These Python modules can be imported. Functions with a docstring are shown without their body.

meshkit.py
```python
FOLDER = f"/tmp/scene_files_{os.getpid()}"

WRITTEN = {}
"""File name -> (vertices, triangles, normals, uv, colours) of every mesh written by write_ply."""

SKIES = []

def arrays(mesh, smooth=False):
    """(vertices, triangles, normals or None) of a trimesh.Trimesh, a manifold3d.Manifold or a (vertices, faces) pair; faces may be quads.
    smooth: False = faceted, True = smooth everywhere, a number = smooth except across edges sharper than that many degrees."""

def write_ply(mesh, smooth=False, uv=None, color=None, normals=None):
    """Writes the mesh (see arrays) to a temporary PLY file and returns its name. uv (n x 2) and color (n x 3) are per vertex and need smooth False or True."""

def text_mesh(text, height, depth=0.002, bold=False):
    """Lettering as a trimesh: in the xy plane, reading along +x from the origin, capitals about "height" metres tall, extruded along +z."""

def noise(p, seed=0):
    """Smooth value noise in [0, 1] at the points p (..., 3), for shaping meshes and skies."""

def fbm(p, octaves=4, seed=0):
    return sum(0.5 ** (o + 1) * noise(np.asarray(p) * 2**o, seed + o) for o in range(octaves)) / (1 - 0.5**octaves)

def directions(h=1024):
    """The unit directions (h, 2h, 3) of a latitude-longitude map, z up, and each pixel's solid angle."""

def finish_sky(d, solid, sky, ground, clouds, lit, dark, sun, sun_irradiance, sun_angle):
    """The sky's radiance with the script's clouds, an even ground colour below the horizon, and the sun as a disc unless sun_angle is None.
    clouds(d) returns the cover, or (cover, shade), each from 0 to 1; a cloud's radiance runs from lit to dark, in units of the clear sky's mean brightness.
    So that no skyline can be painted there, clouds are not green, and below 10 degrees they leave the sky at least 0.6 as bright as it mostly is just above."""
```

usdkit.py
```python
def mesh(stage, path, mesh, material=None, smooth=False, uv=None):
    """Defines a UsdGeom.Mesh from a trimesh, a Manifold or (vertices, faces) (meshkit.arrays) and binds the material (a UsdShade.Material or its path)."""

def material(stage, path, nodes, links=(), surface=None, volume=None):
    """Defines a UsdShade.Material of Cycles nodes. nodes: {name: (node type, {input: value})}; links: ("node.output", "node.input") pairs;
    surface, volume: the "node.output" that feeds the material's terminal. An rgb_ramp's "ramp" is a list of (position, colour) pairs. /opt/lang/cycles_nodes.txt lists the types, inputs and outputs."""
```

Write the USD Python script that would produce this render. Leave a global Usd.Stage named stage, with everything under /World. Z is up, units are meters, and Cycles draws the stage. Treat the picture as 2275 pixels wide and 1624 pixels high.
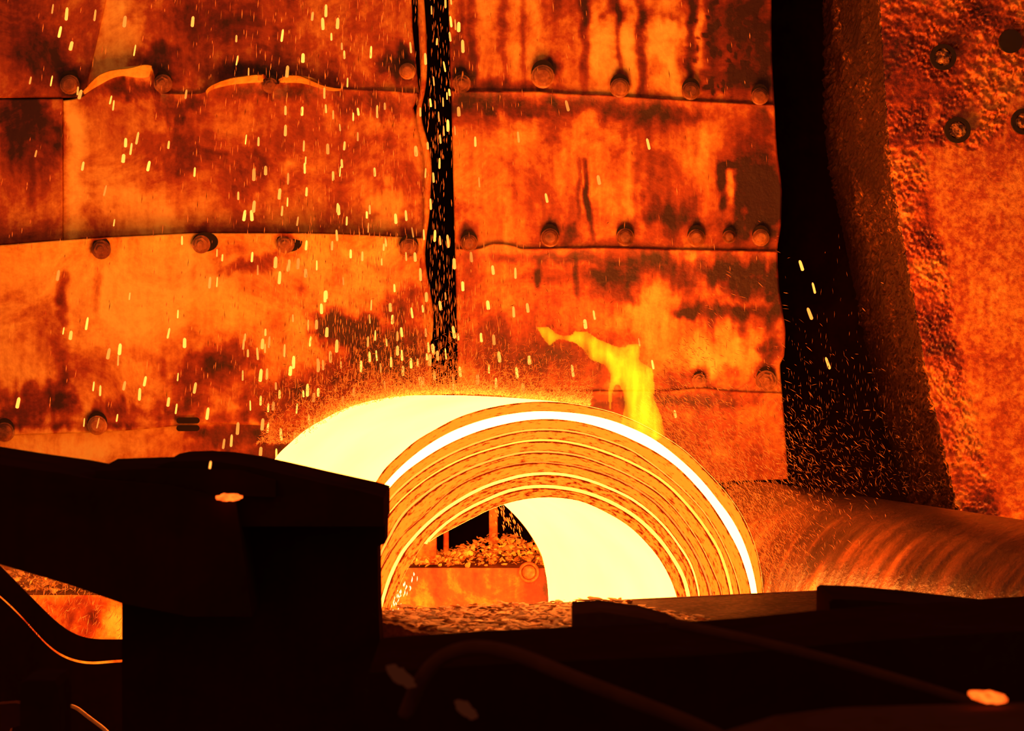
import math, random
import numpy as np, trimesh, manifold3d as m3
import usdkit, meshkit
from scipy.interpolate import CubicSpline, PchipInterpolator
from scipy.ndimage import distance_transform_edt, gaussian_filter
from pxr import Usd, UsdGeom, UsdLux, UsdShade, Gf, Sdf, Vt

stage = Usd.Stage.CreateInMemory()
UsdGeom.SetStageUpAxis(stage, 'Z'); UsdGeom.SetStageMetersPerUnit(stage, 1.0)
UsdGeom.Xform.Define(stage, '/World'); UsdGeom.Scope.Define(stage, '/World/Looks')

# ------------------------------------------------------------------ camera, ambient, exposure
F, CX, CY = 7420.0, 1137.5, 812.0            # focal length and centre of a 2275 x 1624 picture
PITCH = 0.035
EYE = np.array([0.0, 0.0, 3.1])
FWD = np.array([0, math.cos(PITCH), -math.sin(PITCH)]); UP = np.array([0, math.sin(PITCH), math.cos(PITCH)])
cam = UsdGeom.Camera.Define(stage, '/World/camera')
cam.CreateHorizontalApertureAttr(36.0); cam.CreateVerticalApertureAttr(36.0 * 1624 / 2275)
cam.CreateFocalLengthAttr(36.0 * F / 2275)
cam.CreateFStopAttr(3.6); cam.CreateFocusDistanceAttr(15.4)
cam.CreateClippingRangeAttr(Gf.Vec2f(0.1, 200))
cam.CreateExposureAttr(0.0)
cam.AddTranslateOp().Set(Gf.Vec3d(*EYE)); cam.AddRotateXOp().Set(90.0 - math.degrees(PITCH))
dome = UsdLux.DomeLight.Define(stage, '/World/dim_hall_light')
dome.CreateColorAttr(Gf.Vec3f(1.0, 0.3, 0.13)); dome.CreateIntensityAttr(0.11)  # unseen dim fill added to lift the foreground blacks

# ------------------------------------------------------------------ helpers
RNG = np.random.default_rng(7)

def dirs(px):
    px = np.atleast_2d(np.asarray(px, float))
    return FWD + ((px[:, :1] - CX) / F) * np.array([1.0, 0, 0]) - ((px[:, 1:2] - CY) / F) * UP

def on_y(px, y):
    """World points on the upright plane at depth y that a photo pixel looks at."""
    d = dirs(px); t = (np.asarray(y) - EYE[1]) / d[:, 1]
    return EYE + d * np.reshape(t, (-1, 1))

def on_plane(px, o, n):
    d = dirs(px); t = ((o - EYE) @ n) / (d @ n)
    return EYE + d * t[:, None]

used = {}
def numbered(parent, name):
    k = used.get((parent, name), 0); used[(parent, name)] = k + 1
    return name if k == 0 else f'{name}_{k:03d}'

def obj(name, mesh, mat, parent='/World', smooth=35, uv=None, prim=None):
    path = f'{parent}/{numbered(parent, name)}'
    m = usdkit.mesh(stage, path, mesh, mat, smooth=smooth, uv=uv)
    for k, a in (prim or {}).items():
        UsdGeom.PrimvarsAPI(m).CreatePrimvar(k, Sdf.ValueTypeNames.FloatArray, 'vertex').Set(Vt.FloatArray.FromNumpy(np.asarray(a, np.float32)))
    return path

def empty(name, loc=(0, 0, 0)):
    path = f"/World/{numbered('/World', name)}"
    x = UsdGeom.Xform.Define(stage, path)
    if any(loc): x.AddTranslateOp().Set(Gf.Vec3d(*map(float, loc)))
    return path

def tag(path, label=None, cat=None, group=None, kind=None):
    p = stage.GetPrimAtPath(path)
    for k, v in (('label', label), ('category', cat), ('group', group), ('kind', kind)):
        if v: p.SetCustomDataByKey(k, v)
    return path

def mat(name, nodes, links=(), surface='p.BSDF', volume=None):
    return usdkit.material(stage, f'/World/Looks/{name}', nodes, links, surface=surface, volume=volume)

def poly_extrude(pts, dvec, bevel=0.0):
    """A closed outline of 3D points swept along dvec."""
    pts = np.asarray(pts, float); n = len(pts); c = pts.mean(0)
    from shapely.geometry import Polygon
    # outline lies in an upright plane: x, z as plane coordinates
    v2, f2 = trimesh.creation.triangulate_polygon(Polygon(pts[:, [0, 2]]), engine='earcut')
    # map triangulation back onto the given points
    idx = np.array([np.argmin(((pts[:, [0, 2]] - q) ** 2).sum(1)) for q in v2])
    f2 = idx[f2]
    area = 0.5 * np.sum(pts[:, 0] * np.roll(pts[:, 2], -1) - np.roll(pts[:, 0], -1) * pts[:, 2])
    V = np.vstack([pts, pts + dvec]); Fa = []
    for a, b, cc in f2:
        Fa += [(a, b, cc), (a + n, cc + n, b + n)]
    for i in range(n):
        j = (i + 1) % n
        Fa += [(i, i + n, j), (j, i + n, j + n)]
    m = trimesh.Trimesh(V, Fa, process=True); m.fix_normals()
    return m

def box(lo, hi, bevel=0.012):
    lo, hi = np.asarray(lo, float), np.asarray(hi, float)
    b = min(bevel, 0.45 * (hi - lo).min())
    s = [m3.Manifold.sphere(b, 8).translate(tuple(np.where([i & 1, i & 2, i & 4], hi - b, lo + b))) for i in range(8)]
    m = m3.Manifold.batch_hull(s)
    mm = m.to_mesh(); return trimesh.Trimesh(mm.vert_properties[:, :3], mm.tri_verts)

def tube(points, r, n=10, cap=True):
    P = np.asarray(points, float); r = np.broadcast_to(r, len(P)).astype(float)
    T = np.gradient(P, axis=0); T /= np.linalg.norm(T, axis=1)[:, None]
    ref = np.array([0, 1.0, 0]) if abs(T[:, 1]).mean() < .8 else np.array([0, 0, 1.0])
    A = np.cross(T, ref); A /= np.linalg.norm(A, axis=1)[:, None]; B = np.cross(T, A)
    a = np.linspace(0, 2 * np.pi, n, endpoint=False)
    V = (P[:, None] + r[:, None, None] * (np.cos(a)[None, :, None] * A[:, None] + np.sin(a)[None, :, None] * B[:, None])).reshape(-1, 3)
    Fa = []
    for i in range(len(P) - 1):
        for j in range(n):
            k = (j + 1) % n
            Fa += [(i * n + j, i * n + k, (i + 1) * n + j), (i * n + k, (i + 1) * n + k, (i + 1) * n + j)]
    V = np.vstack([V, P[0], P[-1]]); e = len(V)
    for j in range(n):
        k = (j + 1) % n
        Fa += [(e - 2, k, j), (e - 1, (len(P) - 1) * n + j, (len(P) - 1) * n + k)]
    m = trimesh.Trimesh(V, Fa, process=False); m.fix_normals(); return m

def spline(pts, n):
    pts = np.asarray(pts, float)
    t = np.r_[0, np.cumsum(np.linalg.norm(np.diff(pts, axis=0), axis=1))]
    return CubicSpline(t, pts)(np.linspace(0, t[-1], n))

def grid_faces(nu, nv):
    i = np.arange(nu * nv).reshape(nv, nu)
    a, b, c, d = i[:-1, :-1].ravel(), i[:-1, 1:].ravel(), i[1:, 1:].ravel(), i[1:, :-1].ravel()
    return np.vstack([np.c_[a, b, c], np.c_[a, c, d]])

# ------------------------------------------------------------------ materials
def steel(name, ramp, rough=(0.32, 0.6), bump=0.35, streak=0.38, cloud=1.35, fine=0.34, offset=0.0, attr=True, spec=0.5, scale=2.6):
    """Rusty wet steel: clouds, downward streaks and fine grain steer one colour ramp, moved by the mesh's own stains."""
    nodes = {
        'g': ('geometry', {}),
        'm1': ('mapping', {'scale': (1, 1, 1)}), 'm2': ('mapping', {'scale': (11, 11, 0.9)}),
        'n1': ('noise_texture', {'scale': scale, 'detail': 7, 'roughness': 0.68, 'distortion': 0.7}),
        'n2': ('noise_texture', {'scale': 1.6, 'detail': 3, 'roughness': 0.55}),
        'n3': ('noise_texture', {'scale': 34, 'detail': 3, 'roughness': 0.65}),
        'a1': ('math', {'math_type': 'multiply_add', 'value2': cloud, 'value3': offset - 0.5 * (cloud + streak + fine) + 0.45}),
        'a2': ('math', {'math_type': 'multiply_add', 'value2': streak}),
        'a3': ('math', {'math_type': 'multiply_add', 'value2': fine}),
        'st': ('attribute', {'attribute': 'stain_shade'}),
        'a4': ('math', {'math_type': 'add', 'value2': 0.0}),
        'r': ('rgb_ramp', {'ramp': ramp}),
        'rr': ('map_range', {'from_min': 0.2, 'from_max': 0.8, 'to_min': rough[0], 'to_max': rough[1], 'clamp': True}),
        'b': ('bump', {'strength': bump, 'distance': 0.008}),
        'p': ('principled_bsdf', {'specular_ior_level': spec})}
    links = [('g.position', 'm1.vector'), ('g.position', 'm2.vector'), ('m1.vector', 'n1.vector'), ('m2.vector', 'n2.vector'), ('m1.vector', 'n3.vector'),
             ('n1.fac', 'a1.value1'), ('n2.fac', 'a2.value1'), ('a1.value', 'a2.value3'), ('n3.fac', 'a3.value1'), ('a2.value', 'a3.value3'),
             ('a3.value', 'a4.value1'), ('a4.value', 'r.fac'), ('r.color', 'p.base_color'),
             ('n1.fac', 'rr.value'), ('rr.result', 'p.roughness'), ('n3.fac', 'b.height'), ('b.normal', 'p.normal')]
    if attr: links.append(('st.fac', 'a4.value2'))
    return mat(name, nodes, links)

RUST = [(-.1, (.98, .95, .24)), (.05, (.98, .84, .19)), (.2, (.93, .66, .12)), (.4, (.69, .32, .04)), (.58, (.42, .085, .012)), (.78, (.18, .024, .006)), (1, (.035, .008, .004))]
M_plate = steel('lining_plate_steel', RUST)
M_wing = steel('scaled_frame_steel', RUST, streak=.15, cloud=.7, fine=.75, rough=(.3, .55), bump=.6)
M_crust = steel('crusted_scale', [(.1, (.9, .6, .14)), (.34, (.5, .22, .04)), (.5, (.11, .038, .009)), (.66, (.028, .011, .005)), (1, (.012, .005, .003))], streak=.1, cloud=.5, fine=1.5, rough=(.2, .4), bump=1.0, spec=.45)  # bright grains in the ramp paint glints onto the crust
M_bolt = steel('bolt_steel', [(.2, (.6, .3, .08)), (.45, (.32, .11, .025)), (.7, (.08, .025, .008))], attr=False, fine=.6, rough=(.25, .5))
M_hole = mat('hole_black', {'p': ('principled_bsdf', {'base_color': (.012, .006, .004), 'roughness': .9})})  # flat black stands in for the dark inside holes and slots
M_backing = steel('black_backing', [(0, (.014, .005, .002)), (.5, (.007, .0026, .0012)), (1, (.003, .0012, .0007))], attr=False, rough=(.8, .95), spec=0.0)  # near-black base colour behind the gaps
M_cover_dark = steel('cover_black_steel', [(0, (.026, .009, .0045)), (1, (.012, .004, .002))], attr=False, rough=(.8, .95), spec=0.0, bump=.1)
M_black = steel('black_machine_steel', [(0, (.034, .012, .006)), (.5, (.022, .008, .004)), (1, (.012, .004, .0025))], attr=False, rough=(.7, .9), spec=.0, bump=.1)
M_cover = steel('grimy_cover_steel', [(0, (.07, .028, .015)), (.5, (.05, .019, .01)), (1, (.03, .012, .007))], attr=False, rough=(.7, .9), spec=.0, bump=.1)
M_roll = steel('wet_roll_steel', [(0, (.8, .5, .16)), (.3, (.5, .22, .06)), (.55, (.2, .07, .022)), (.8, (.05, .02, .01)), (1, (.02, .01, .006))], rough=(.15, .4), spec=.7, streak=0, cloud=.35, fine=.3, bump=.5, offset=.1)
M_deck = steel('scaled_deck_steel', [(0, (.85, .55, .16)), (.4, (.5, .2, .05)), (.7, (.10, .035, .012)), (1, (.02, .009, .006))], streak=0, cloud=.35, fine=1.0, rough=(.6, .85), bump=.6, spec=.05)
M_debris = mat('scale_debris', {'g': ('geometry', {}), 'n': ('noise_texture', {'scale': 60.0, 'detail': 3}), 'a': ('math', {'math_type': 'multiply_add', 'value2': .25}),
      'r': ('rgb_ramp', {'ramp': [(.1, (.9, .6, .16)), (.25, (.6, .24, .04)), (.45, (.2, .06, .012)), (.62, (.05, .016, .006)), (1.0, (.014, .006, .003))]}), 'p': ('principled_bsdf', {'roughness': .5})},
      [('g.position', 'n.vector'), ('n.fac', 'a.value1'), ('g.random_per_island', 'a.value3'), ('a.value', 'r.fac'), ('r.color', 'p.base_color')])
M_floor = steel('mill_floor', [(0, (.2, .1, .06)), (1, (.05, .025, .015))], attr=False)

# --- the hot strip: glowing wide surfaces, cooler narrow edges with dark flakes of scale
AX_YAW = 0.38
AX = np.array([-math.sin(AX_YAW), math.cos(AX_YAW), 0.0])      # the coil's axis, away from the viewer
def strip_mat(name, flake, line):
    nodes = {
        'g': ('geometry', {}), 'd': ('vector_math', {'math_type': 'dot_product', 'vector2': tuple(AX)}),
        'ab': ('math', {'math_type': 'absolute'}), 'gt': ('math', {'math_type': 'greater_than', 'value2': 0.3}),
        'uv': ('attribute', {'attribute': 'st'}),
        'm': ('mapping', {'scale': (3.0, 4.0, 1.0)}), 'm2': ('mapping', {'scale': (26.0, 13.0, 1.0)}),
        'n': ('noise_texture', {'scale': 3.0, 'detail': 6, 'roughness': .7}),
        'n2': ('noise_texture', {'scale': 1.0, 'detail': 4, 'roughness': .65}),
        'sx': ('separate_xyz', {}),
        # t runs 0..1 across the strip's thickness (in the uv scaled to metres * 10)
        'lr': ('attribute', {'attribute': 'rim'}),
        'nh': ('math', {'math_type': 'multiply', 'value2': .5}),
        'f1': ('math', {'math_type': 'multiply_add', 'value2': line}),
        'f2': ('math', {'math_type': 'multiply_add', 'value2': .9}),
        'fr': ('rgb_ramp', {'ramp': [(0, (3.8, .42, .020)), (flake - .10, (3.4, .35, .014)), (flake - .02, (2.2, .19, .007)), (flake + .02, (.6, .025, .001)), (flake + .07, (.22, .006, .0003)), (1, (.15, .004, .0002))]}),
        'h': ('attribute', {'attribute': 'hotness'}),
        'sn': ('noise_texture', {'scale': 1.3, 'detail': 4}), 'sm': ('map_range', {'from_min': .3, 'from_max': .7, 'to_min': .85, 'to_max': 1.15}),
        'hm': ('math', {'math_type': 'multiply'}),
        'es': ('emission', {'color': (23.0, 4.6, .47)}), 'e': ('emission', {'strength': 1.0}), 'mx': ('mix_closure', {}),
        'df': ('diffuse_bsdf', {'color': (.22, .09, .03)}), 'ad': ('add_closure', {})}
    links = [('g.normal', 'd.vector1'), ('d.value', 'ab.value1'), ('ab.value', 'gt.value1'), ('uv.vector', 'm.vector'), ('uv.vector', 'm2.vector'),
             ('m.vector', 'n.vector'), ('m2.vector', 'n2.vector'), ('lr.fac', 'f1.value1'), ('n.fac', 'nh.value1'), ('nh.value', 'f1.value3'),
             ('n2.fac', 'f2.value1'), ('f1.value', 'f2.value3'), ('f2.value', 'fr.fac'),
             ('g.position', 'sn.vector'), ('sn.fac', 'sm.value'), ('sm.result', 'hm.value1'), ('h.fac', 'hm.value2'), ('hm.value', 'es.strength'),
             ('gt.value', 'mx.fac'), ('es.emission', 'mx.closure1'), ('fr.color', 'e.color'), ('e.emission', 'mx.closure2'), ('mx.closure', 'ad.closure1'), ('df.BSDF', 'ad.closure2')]
    return mat(name, nodes, links, surface='ad.closure')
M_strip = strip_mat('hot_strip_clean', .87, .26)
M_strip_mid = strip_mat('hot_strip_flaked', .835, .30)
M_strip_scaly = strip_mat('hot_strip_scaly', .77, .16)

def glow_mat(name, col, strength):
    return mat(name, {'oi': ('object_info', {}), 'mr': ('map_range', {'to_min': .35 * strength, 'to_max': 1.3 * strength}),
                      'e': ('emission', {'color': col})}, [('oi.random', 'mr.value'), ('mr.result', 'e.strength')], surface='e.emission')
M_drop = glow_mat('falling_drop_glow', (1.0, .27, .034), 2.8)  # sparks and water drops; the drops glow in place of reflecting
M_spark_hot = mat('white_spark_glow', {'e': ('emission', {'color': (1, .35, .12), 'strength': 7.0})}, surface='e.emission')
M_flake = mat('hot_flake_glow', {'g': ('geometry', {}), 'n': ('noise_texture', {'scale': 40.0, 'detail': 3}), 'r': ('rgb_ramp', {'ramp': [(.3, (1.6, .12, .008)), (.7, (3, .36, .03))]}), 'e': ('emission', {'strength': 1.0})},
              [('g.position', 'n.vector'), ('n.fac', 'r.fac'), ('r.color', 'e.color')], surface='e.emission')
M_flake_dull = mat('dull_flake_glow', {'e': ('emission', {'color': (.035, .006, .002), 'strength': 1.0})}, surface='e.emission')
M_spray = mat('fine_spray_glow', {'a': ('attribute', {'attribute': 'glow'}), 'e': ('emission', {'color': (1.0, .105, .006)})}, [('a.fac', 'e.strength')], surface='e.emission')  # water spray glows too, in place of the light it reflects

# ------------------------------------------------------------------ the setting: floor, back wall with its lining plates
WALL_Y = 17.5
fl = trimesh.creation.box((14, 24, .2)); fl.apply_translation((0, 11, -.1))
tag(obj('floor', fl, M_floor), 'dark mill floor under the coil and machines', 'floor', kind='structure')
wall = empty('wall_back'); tag(wall, 'back wall of rusty bolted steel lining plates glowing orange', 'wall', kind='structure')
backing = trimesh.creation.box((9.0, .12, 7.0)); backing.apply_translation((0, WALL_Y + .75, 3.5))
obj('backing', backing, M_backing, wall)

def interp(pl):
    pl = np.asarray(pl, float); return lambda x: np.interp(x, pl[:, 0], pl[:, 1])
def pinterp(pl):
    pl = np.asarray(pl, float); return PchipInterpolator(pl[:, 0], pl[:, 1])

def stain_shade_of(X, Y, stain_shades):  # rust and grime blotches, plus light and shade painted as tone
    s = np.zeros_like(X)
    for st in stain_shades:
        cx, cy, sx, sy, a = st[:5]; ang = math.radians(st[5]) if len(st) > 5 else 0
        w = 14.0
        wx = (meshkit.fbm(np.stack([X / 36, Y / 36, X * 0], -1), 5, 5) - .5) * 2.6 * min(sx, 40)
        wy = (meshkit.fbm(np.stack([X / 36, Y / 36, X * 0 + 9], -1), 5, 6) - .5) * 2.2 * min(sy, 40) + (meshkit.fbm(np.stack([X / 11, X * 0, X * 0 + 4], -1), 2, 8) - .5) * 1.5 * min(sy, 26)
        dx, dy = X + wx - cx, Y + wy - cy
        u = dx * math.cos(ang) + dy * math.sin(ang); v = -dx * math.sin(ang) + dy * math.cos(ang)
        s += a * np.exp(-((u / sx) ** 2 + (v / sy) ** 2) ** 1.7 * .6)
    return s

def plate(left, right, top, bottom, y, lift, base, stain_shades, mat=None, step=4.5, wav=0.012, seed=0, thick=.018, name='lining_plate'):
    """A lining plate: its outline from the wall's layout, dented, with its rim bent off the wall by lift(X, Y) metres."""
    ys0 = np.mean([top(200.) if callable(top) else top, 0]); 
    x0 = np.mean(left(np.array([0., 500, 1000]))) if callable(left) else left
    xm = [float(np.min(left(np.linspace(-100, 1300, 20)))) if callable(left) else left, float(np.max(right(np.linspace(-100, 1300, 20)))) if callable(right) else right]
    nx = int((xm[1] - xm[0]) / step) + 2
    xs = np.linspace(0, 1, nx)
    tx = np.linspace(xm[0], xm[1], nx)
    T, B = top(tx), bottom(tx)
    nz = int(np.max(B - T) / step) + 2
    v = np.linspace(0, 1, nz)[:, None]
    Y = T[None] + (B - T)[None] * v
    L = left(Y) if callable(left) else np.full_like(Y, left); R = right(Y) if callable(right) else np.full_like(Y, right)
    X = L + (R - L) * xs[None]
    for _ in range(2):
        Y = top(X) + (bottom(X) - top(X)) * v
    P = on_y(np.c_[X.ravel(), Y.ravel()], y)
    d = lift(X, Y, v * np.ones_like(X)).ravel()
    d = d + wav * (meshkit.fbm(np.c_[P[:, 0] * 2.2, P[:, 2] * 2.2, np.full(len(P), seed * 7.3)], 4, seed) - .5) * 2
    Pf = P + np.array([0, -1, 0]) * d[:, None]
    Pb = Pf + np.array([0, thick, 0])
    n = len(P); f = grid_faces(nx, nz)
    i = np.arange(n).reshape(nz, nx)
    loop = np.r_[i[0], i[1:, -1], i[-1, -2::-1], i[-2:0:-1, 0]]
    nxt = np.roll(loop, -1)
    side = np.vstack([np.c_[loop, loop + n, nxt], np.c_[nxt, loop + n, nxt + n]])
    V = np.vstack([Pf, Pb]); Fa = np.vstack([f, f[:, ::-1] + n, side])
    nrm = np.cross(V[f[0, 1]] - V[f[0, 0]], V[f[0, 2]] - V[f[0, 0]])
    if nrm[1] > 0: Fa = Fa[:, ::-1]
    near = [b for b in BOLT_SHADE if X.min() < b[0] < X.max() and Y.min() - 10 < b[1] < Y.max() + 10]
    S = base + stain_shade_of(X, Y, stain_shades + near).ravel()
    return obj(name, (V, Fa), mat or M_plate, wall, smooth=True, prim={'stain_shade': np.r_[S, S]})

BOLTS = {
    'l0': [(155, 188, .05, 'dome')],
    'l2': [(362, 186, .045, 'hex'), (600, 190, .038, 'hex'), (905, 158, .042, 'dome')],
    'l3': [(225, 555, .046, 'hex'), (447, 543, .044, 'hex'), (634, 543, .044, 'hex'), (908, 552, .05, 'dome'), (10, 960, .05, 'dome'), (216, 945, .05, 'dome')],
    'r1': [(1026, 186, .044, 'hex'), (1206, 170, .06, 'dome'), (1377, 195, .05, 'dome'), (1535, 202, .046, 'dome'), (1688, 214, .044, 'dome')],
    'r2': [(1042, 540, .044, 'dome'), (1222, 528, .048, 'dome'), (1389, 527, .046, 'dome'), (1547, 529, .046, 'dome'), (1620, 526, .034, 'dome'), (1690, 528, .044, 'dome')],
    'r3': [(1553, 846, .034, 'hex'), (1702, 846, .05, 'hex')],
}
BOLT_SHADE = [(x + 2, y - 20, 17, 18, .34) for b in BOLTS.values() for x, y, *_ in b]  # shade above each bolt, painted into the plate colour
def bump1(x, c, w): return np.exp(-((x - c) / w) ** 2)
def no_lift(X, Y, v): return np.zeros_like(X)

TOPY = lambda x: np.full_like(np.asarray(x, float), -380.0)
# left field -------------------------------------------------------------------------
seam1_bot = interp([(-200, 224), (150, 224), (200, 222), (1100, 226)])
lip_top = pinterp([(120, 224), (150, 222), (186, 212), (206, 186), (232, 163), (300, 149), (338, 147), (346, 176), (356, 204), (400, 208), (448, 206), (470, 194), (510, 178), (560, 168), (588, 166), (604, 188), (622, 186), (640, 168), (690, 173), (735, 194), (780, 198), (860, 201), (925, 206), (960, 206)])
seam2 = pinterp([(-200, 552), (0, 545), (100, 537), (200, 530), (330, 523), (450, 518), (640, 518), (780, 521), (900, 527), (960, 530)])
seam3 = pinterp([(-200, 972), (0, 968), (100, 965), (200, 961), (300, 955), (400, 946), (480, 942), (560, 944), (700, 950), (960, 955)])
redge = interp([(-150, 915), (0, 915), (60, 917), (180, 930), (215, 930), (240, 918), (290, 936), (340, 947), (480, 952), (560, 940), (650, 952), (800, 958), (1300, 960)])
redge_b = interp([(-150, 915), (0, 915), (60, 916), (180, 928), (230, 934), (1300, 940)])
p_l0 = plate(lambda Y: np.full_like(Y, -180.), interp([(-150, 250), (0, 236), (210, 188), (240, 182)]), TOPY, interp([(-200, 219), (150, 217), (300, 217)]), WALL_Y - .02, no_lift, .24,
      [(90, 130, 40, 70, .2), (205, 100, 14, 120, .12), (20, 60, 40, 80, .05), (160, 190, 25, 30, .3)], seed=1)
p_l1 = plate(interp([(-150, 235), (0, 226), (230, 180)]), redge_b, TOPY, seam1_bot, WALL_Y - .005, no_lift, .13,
      [(262, 60, 36, 110, -.26), (240, 170, 30, 30, -.15), (450, 50, 70, 40, .16), (340, 115, 40, 22, .34), (380, 150, 60, 25, .2), (610, 130, 34, 26, .3), (700, 60, 90, 50, .02), (885, 140, 34, 34, .5), (560, 160, 90, 16, .25), (520, 90, 40, 70, .12), (800, 180, 100, 14, .1)], seed=2)
p_l2a = plate(lambda Y: np.full_like(Y, -180.), lambda Y: np.full_like(Y, 139.), interp([(-200, 222), (200, 219)]), seam2, WALL_Y - .03, no_lift, .16,
      [(40, 265, 60, 50, .45), (100, 300, 30, 50, .2), (74, 430, 8, 80, .16), (10, 330, 40, 40, .25), (60, 440, 50, 60, -.06)], seed=3)
def lift_l2(X, Y, v):
    near = np.exp(-np.clip(Y - lip_top(X), 0, None) / 22)
    return near * (.085 * bump1(X, 300, 55) + .075 * bump1(X, 560, 70) + .085 * bump1(X, 680, 42) + .004) + .02 * bump1(X, 900, 60) * near
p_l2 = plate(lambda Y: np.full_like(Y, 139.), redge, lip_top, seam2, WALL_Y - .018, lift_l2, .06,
      [(165, 380, 20, 170, -.36), (160, 250, 14, 40, -.2), (280, 195, 60, 18, .4), (400, 232, 60, 26, .34), (620, 205, 90, 16, .3), (840, 225, 90, 24, .26), (310, 150, 60, 7, -.5), (520, 172, 60, 6, -.4), (690, 176, 40, 6, -.4),  # thin pale bands paint light along the lips; darker patches below
       (400, 320, 90, 28, .14), (600, 340, 50, 50, .18), (560, 400, 30, 50, .22), (340, 470, 70, 45, -.22), (230, 420, 50, 60, -.1), (450, 480, 40, 30, -.12), (860, 455, 55, 40, -.32), (300, 270, 50, 20, -.05), (640, 235, 20, 20, -.15), (800, 280, 60, 20, -.14), (390, 370, 35, 22, .2)], seed=4)
def lift_l3(X, Y, v):
    near = np.exp(-np.clip(Y - seam2(X), 0, None) / 60)
    return near * (.07 + .05 * bump1(X, 760, 130) + .03 * bump1(X, 120, 160) - .05 * bump1(X, 905, 40)) + .05 * bump1(X, 560, 160) * bump1(Y, 640, 60)
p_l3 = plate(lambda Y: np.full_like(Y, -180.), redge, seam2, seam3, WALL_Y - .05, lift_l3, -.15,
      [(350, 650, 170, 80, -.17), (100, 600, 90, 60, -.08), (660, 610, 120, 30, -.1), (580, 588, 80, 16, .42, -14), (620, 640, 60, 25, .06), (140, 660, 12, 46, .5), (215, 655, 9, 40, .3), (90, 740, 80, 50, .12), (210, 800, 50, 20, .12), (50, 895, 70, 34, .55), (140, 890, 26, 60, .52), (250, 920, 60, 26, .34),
       (510, 800, 60, 36, .42), (470, 850, 90, 40, .36), (390, 905, 60, 26, .45), (330, 790, 60, 14, .18, 10), (740, 720, 55, 24, .52, 30), (800, 750, 90, 40, .5, 30), (900, 700, 40, 60, .4), (880, 790, 80, 60, .5), (640, 900, 90, 50, .35), (520, 930, 70, 14, .3), (780, 860, 120, 60, .45), (200, 945, 180, 8, .3), (520, 740, 60, 30, -.05), (280, 870, 60, 40, -.02)], seed=5)  # includes a dark diagonal streak and broad dark right-hand patches
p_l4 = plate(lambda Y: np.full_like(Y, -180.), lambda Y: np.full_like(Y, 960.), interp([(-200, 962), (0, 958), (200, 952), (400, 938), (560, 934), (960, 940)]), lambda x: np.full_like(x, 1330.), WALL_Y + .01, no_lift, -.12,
      [(150, 1000, 170, 26, -.16), (520, 985, 120, 40, .4), (700, 1020, 120, 60, .4), (420, 965, 50, 10, .3)], seed=6)
# right field ------------------------------------------------------------------------
gap_r = interp([(-150, 992), (0, 996), (200, 1002), (560, 1011), (760, 1016), (1400, 1020)])
r_edge = pinterp([(-150, 1712), (0, 1714), (120, 1715), (220, 1720), (330, 1726), (430, 1737), (500, 1735), (560, 1727), (640, 1731), (700, 1740), (740, 1745), (790, 1742), (812, 1733), (870, 1737), (960, 1744), (1070, 1750), (1400, 1752)])
rs1 = pinterp([(960, 200), (1040, 202), (1180, 203), (1260, 208), (1330, 210), (1420, 216), (1520, 222), (1620, 228), (1780, 234)])
rs2 = pinterp([(960, 552), (1060, 552), (1100, 541), (1140, 545), (1160, 552), (1350, 550), (1500, 554), (1620, 556), (1780, 560)])
rs3 = pinterp([(960, 868), (1300, 868), (1480, 867), (1560, 862), (1620, 868), (1780, 873)])
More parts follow.
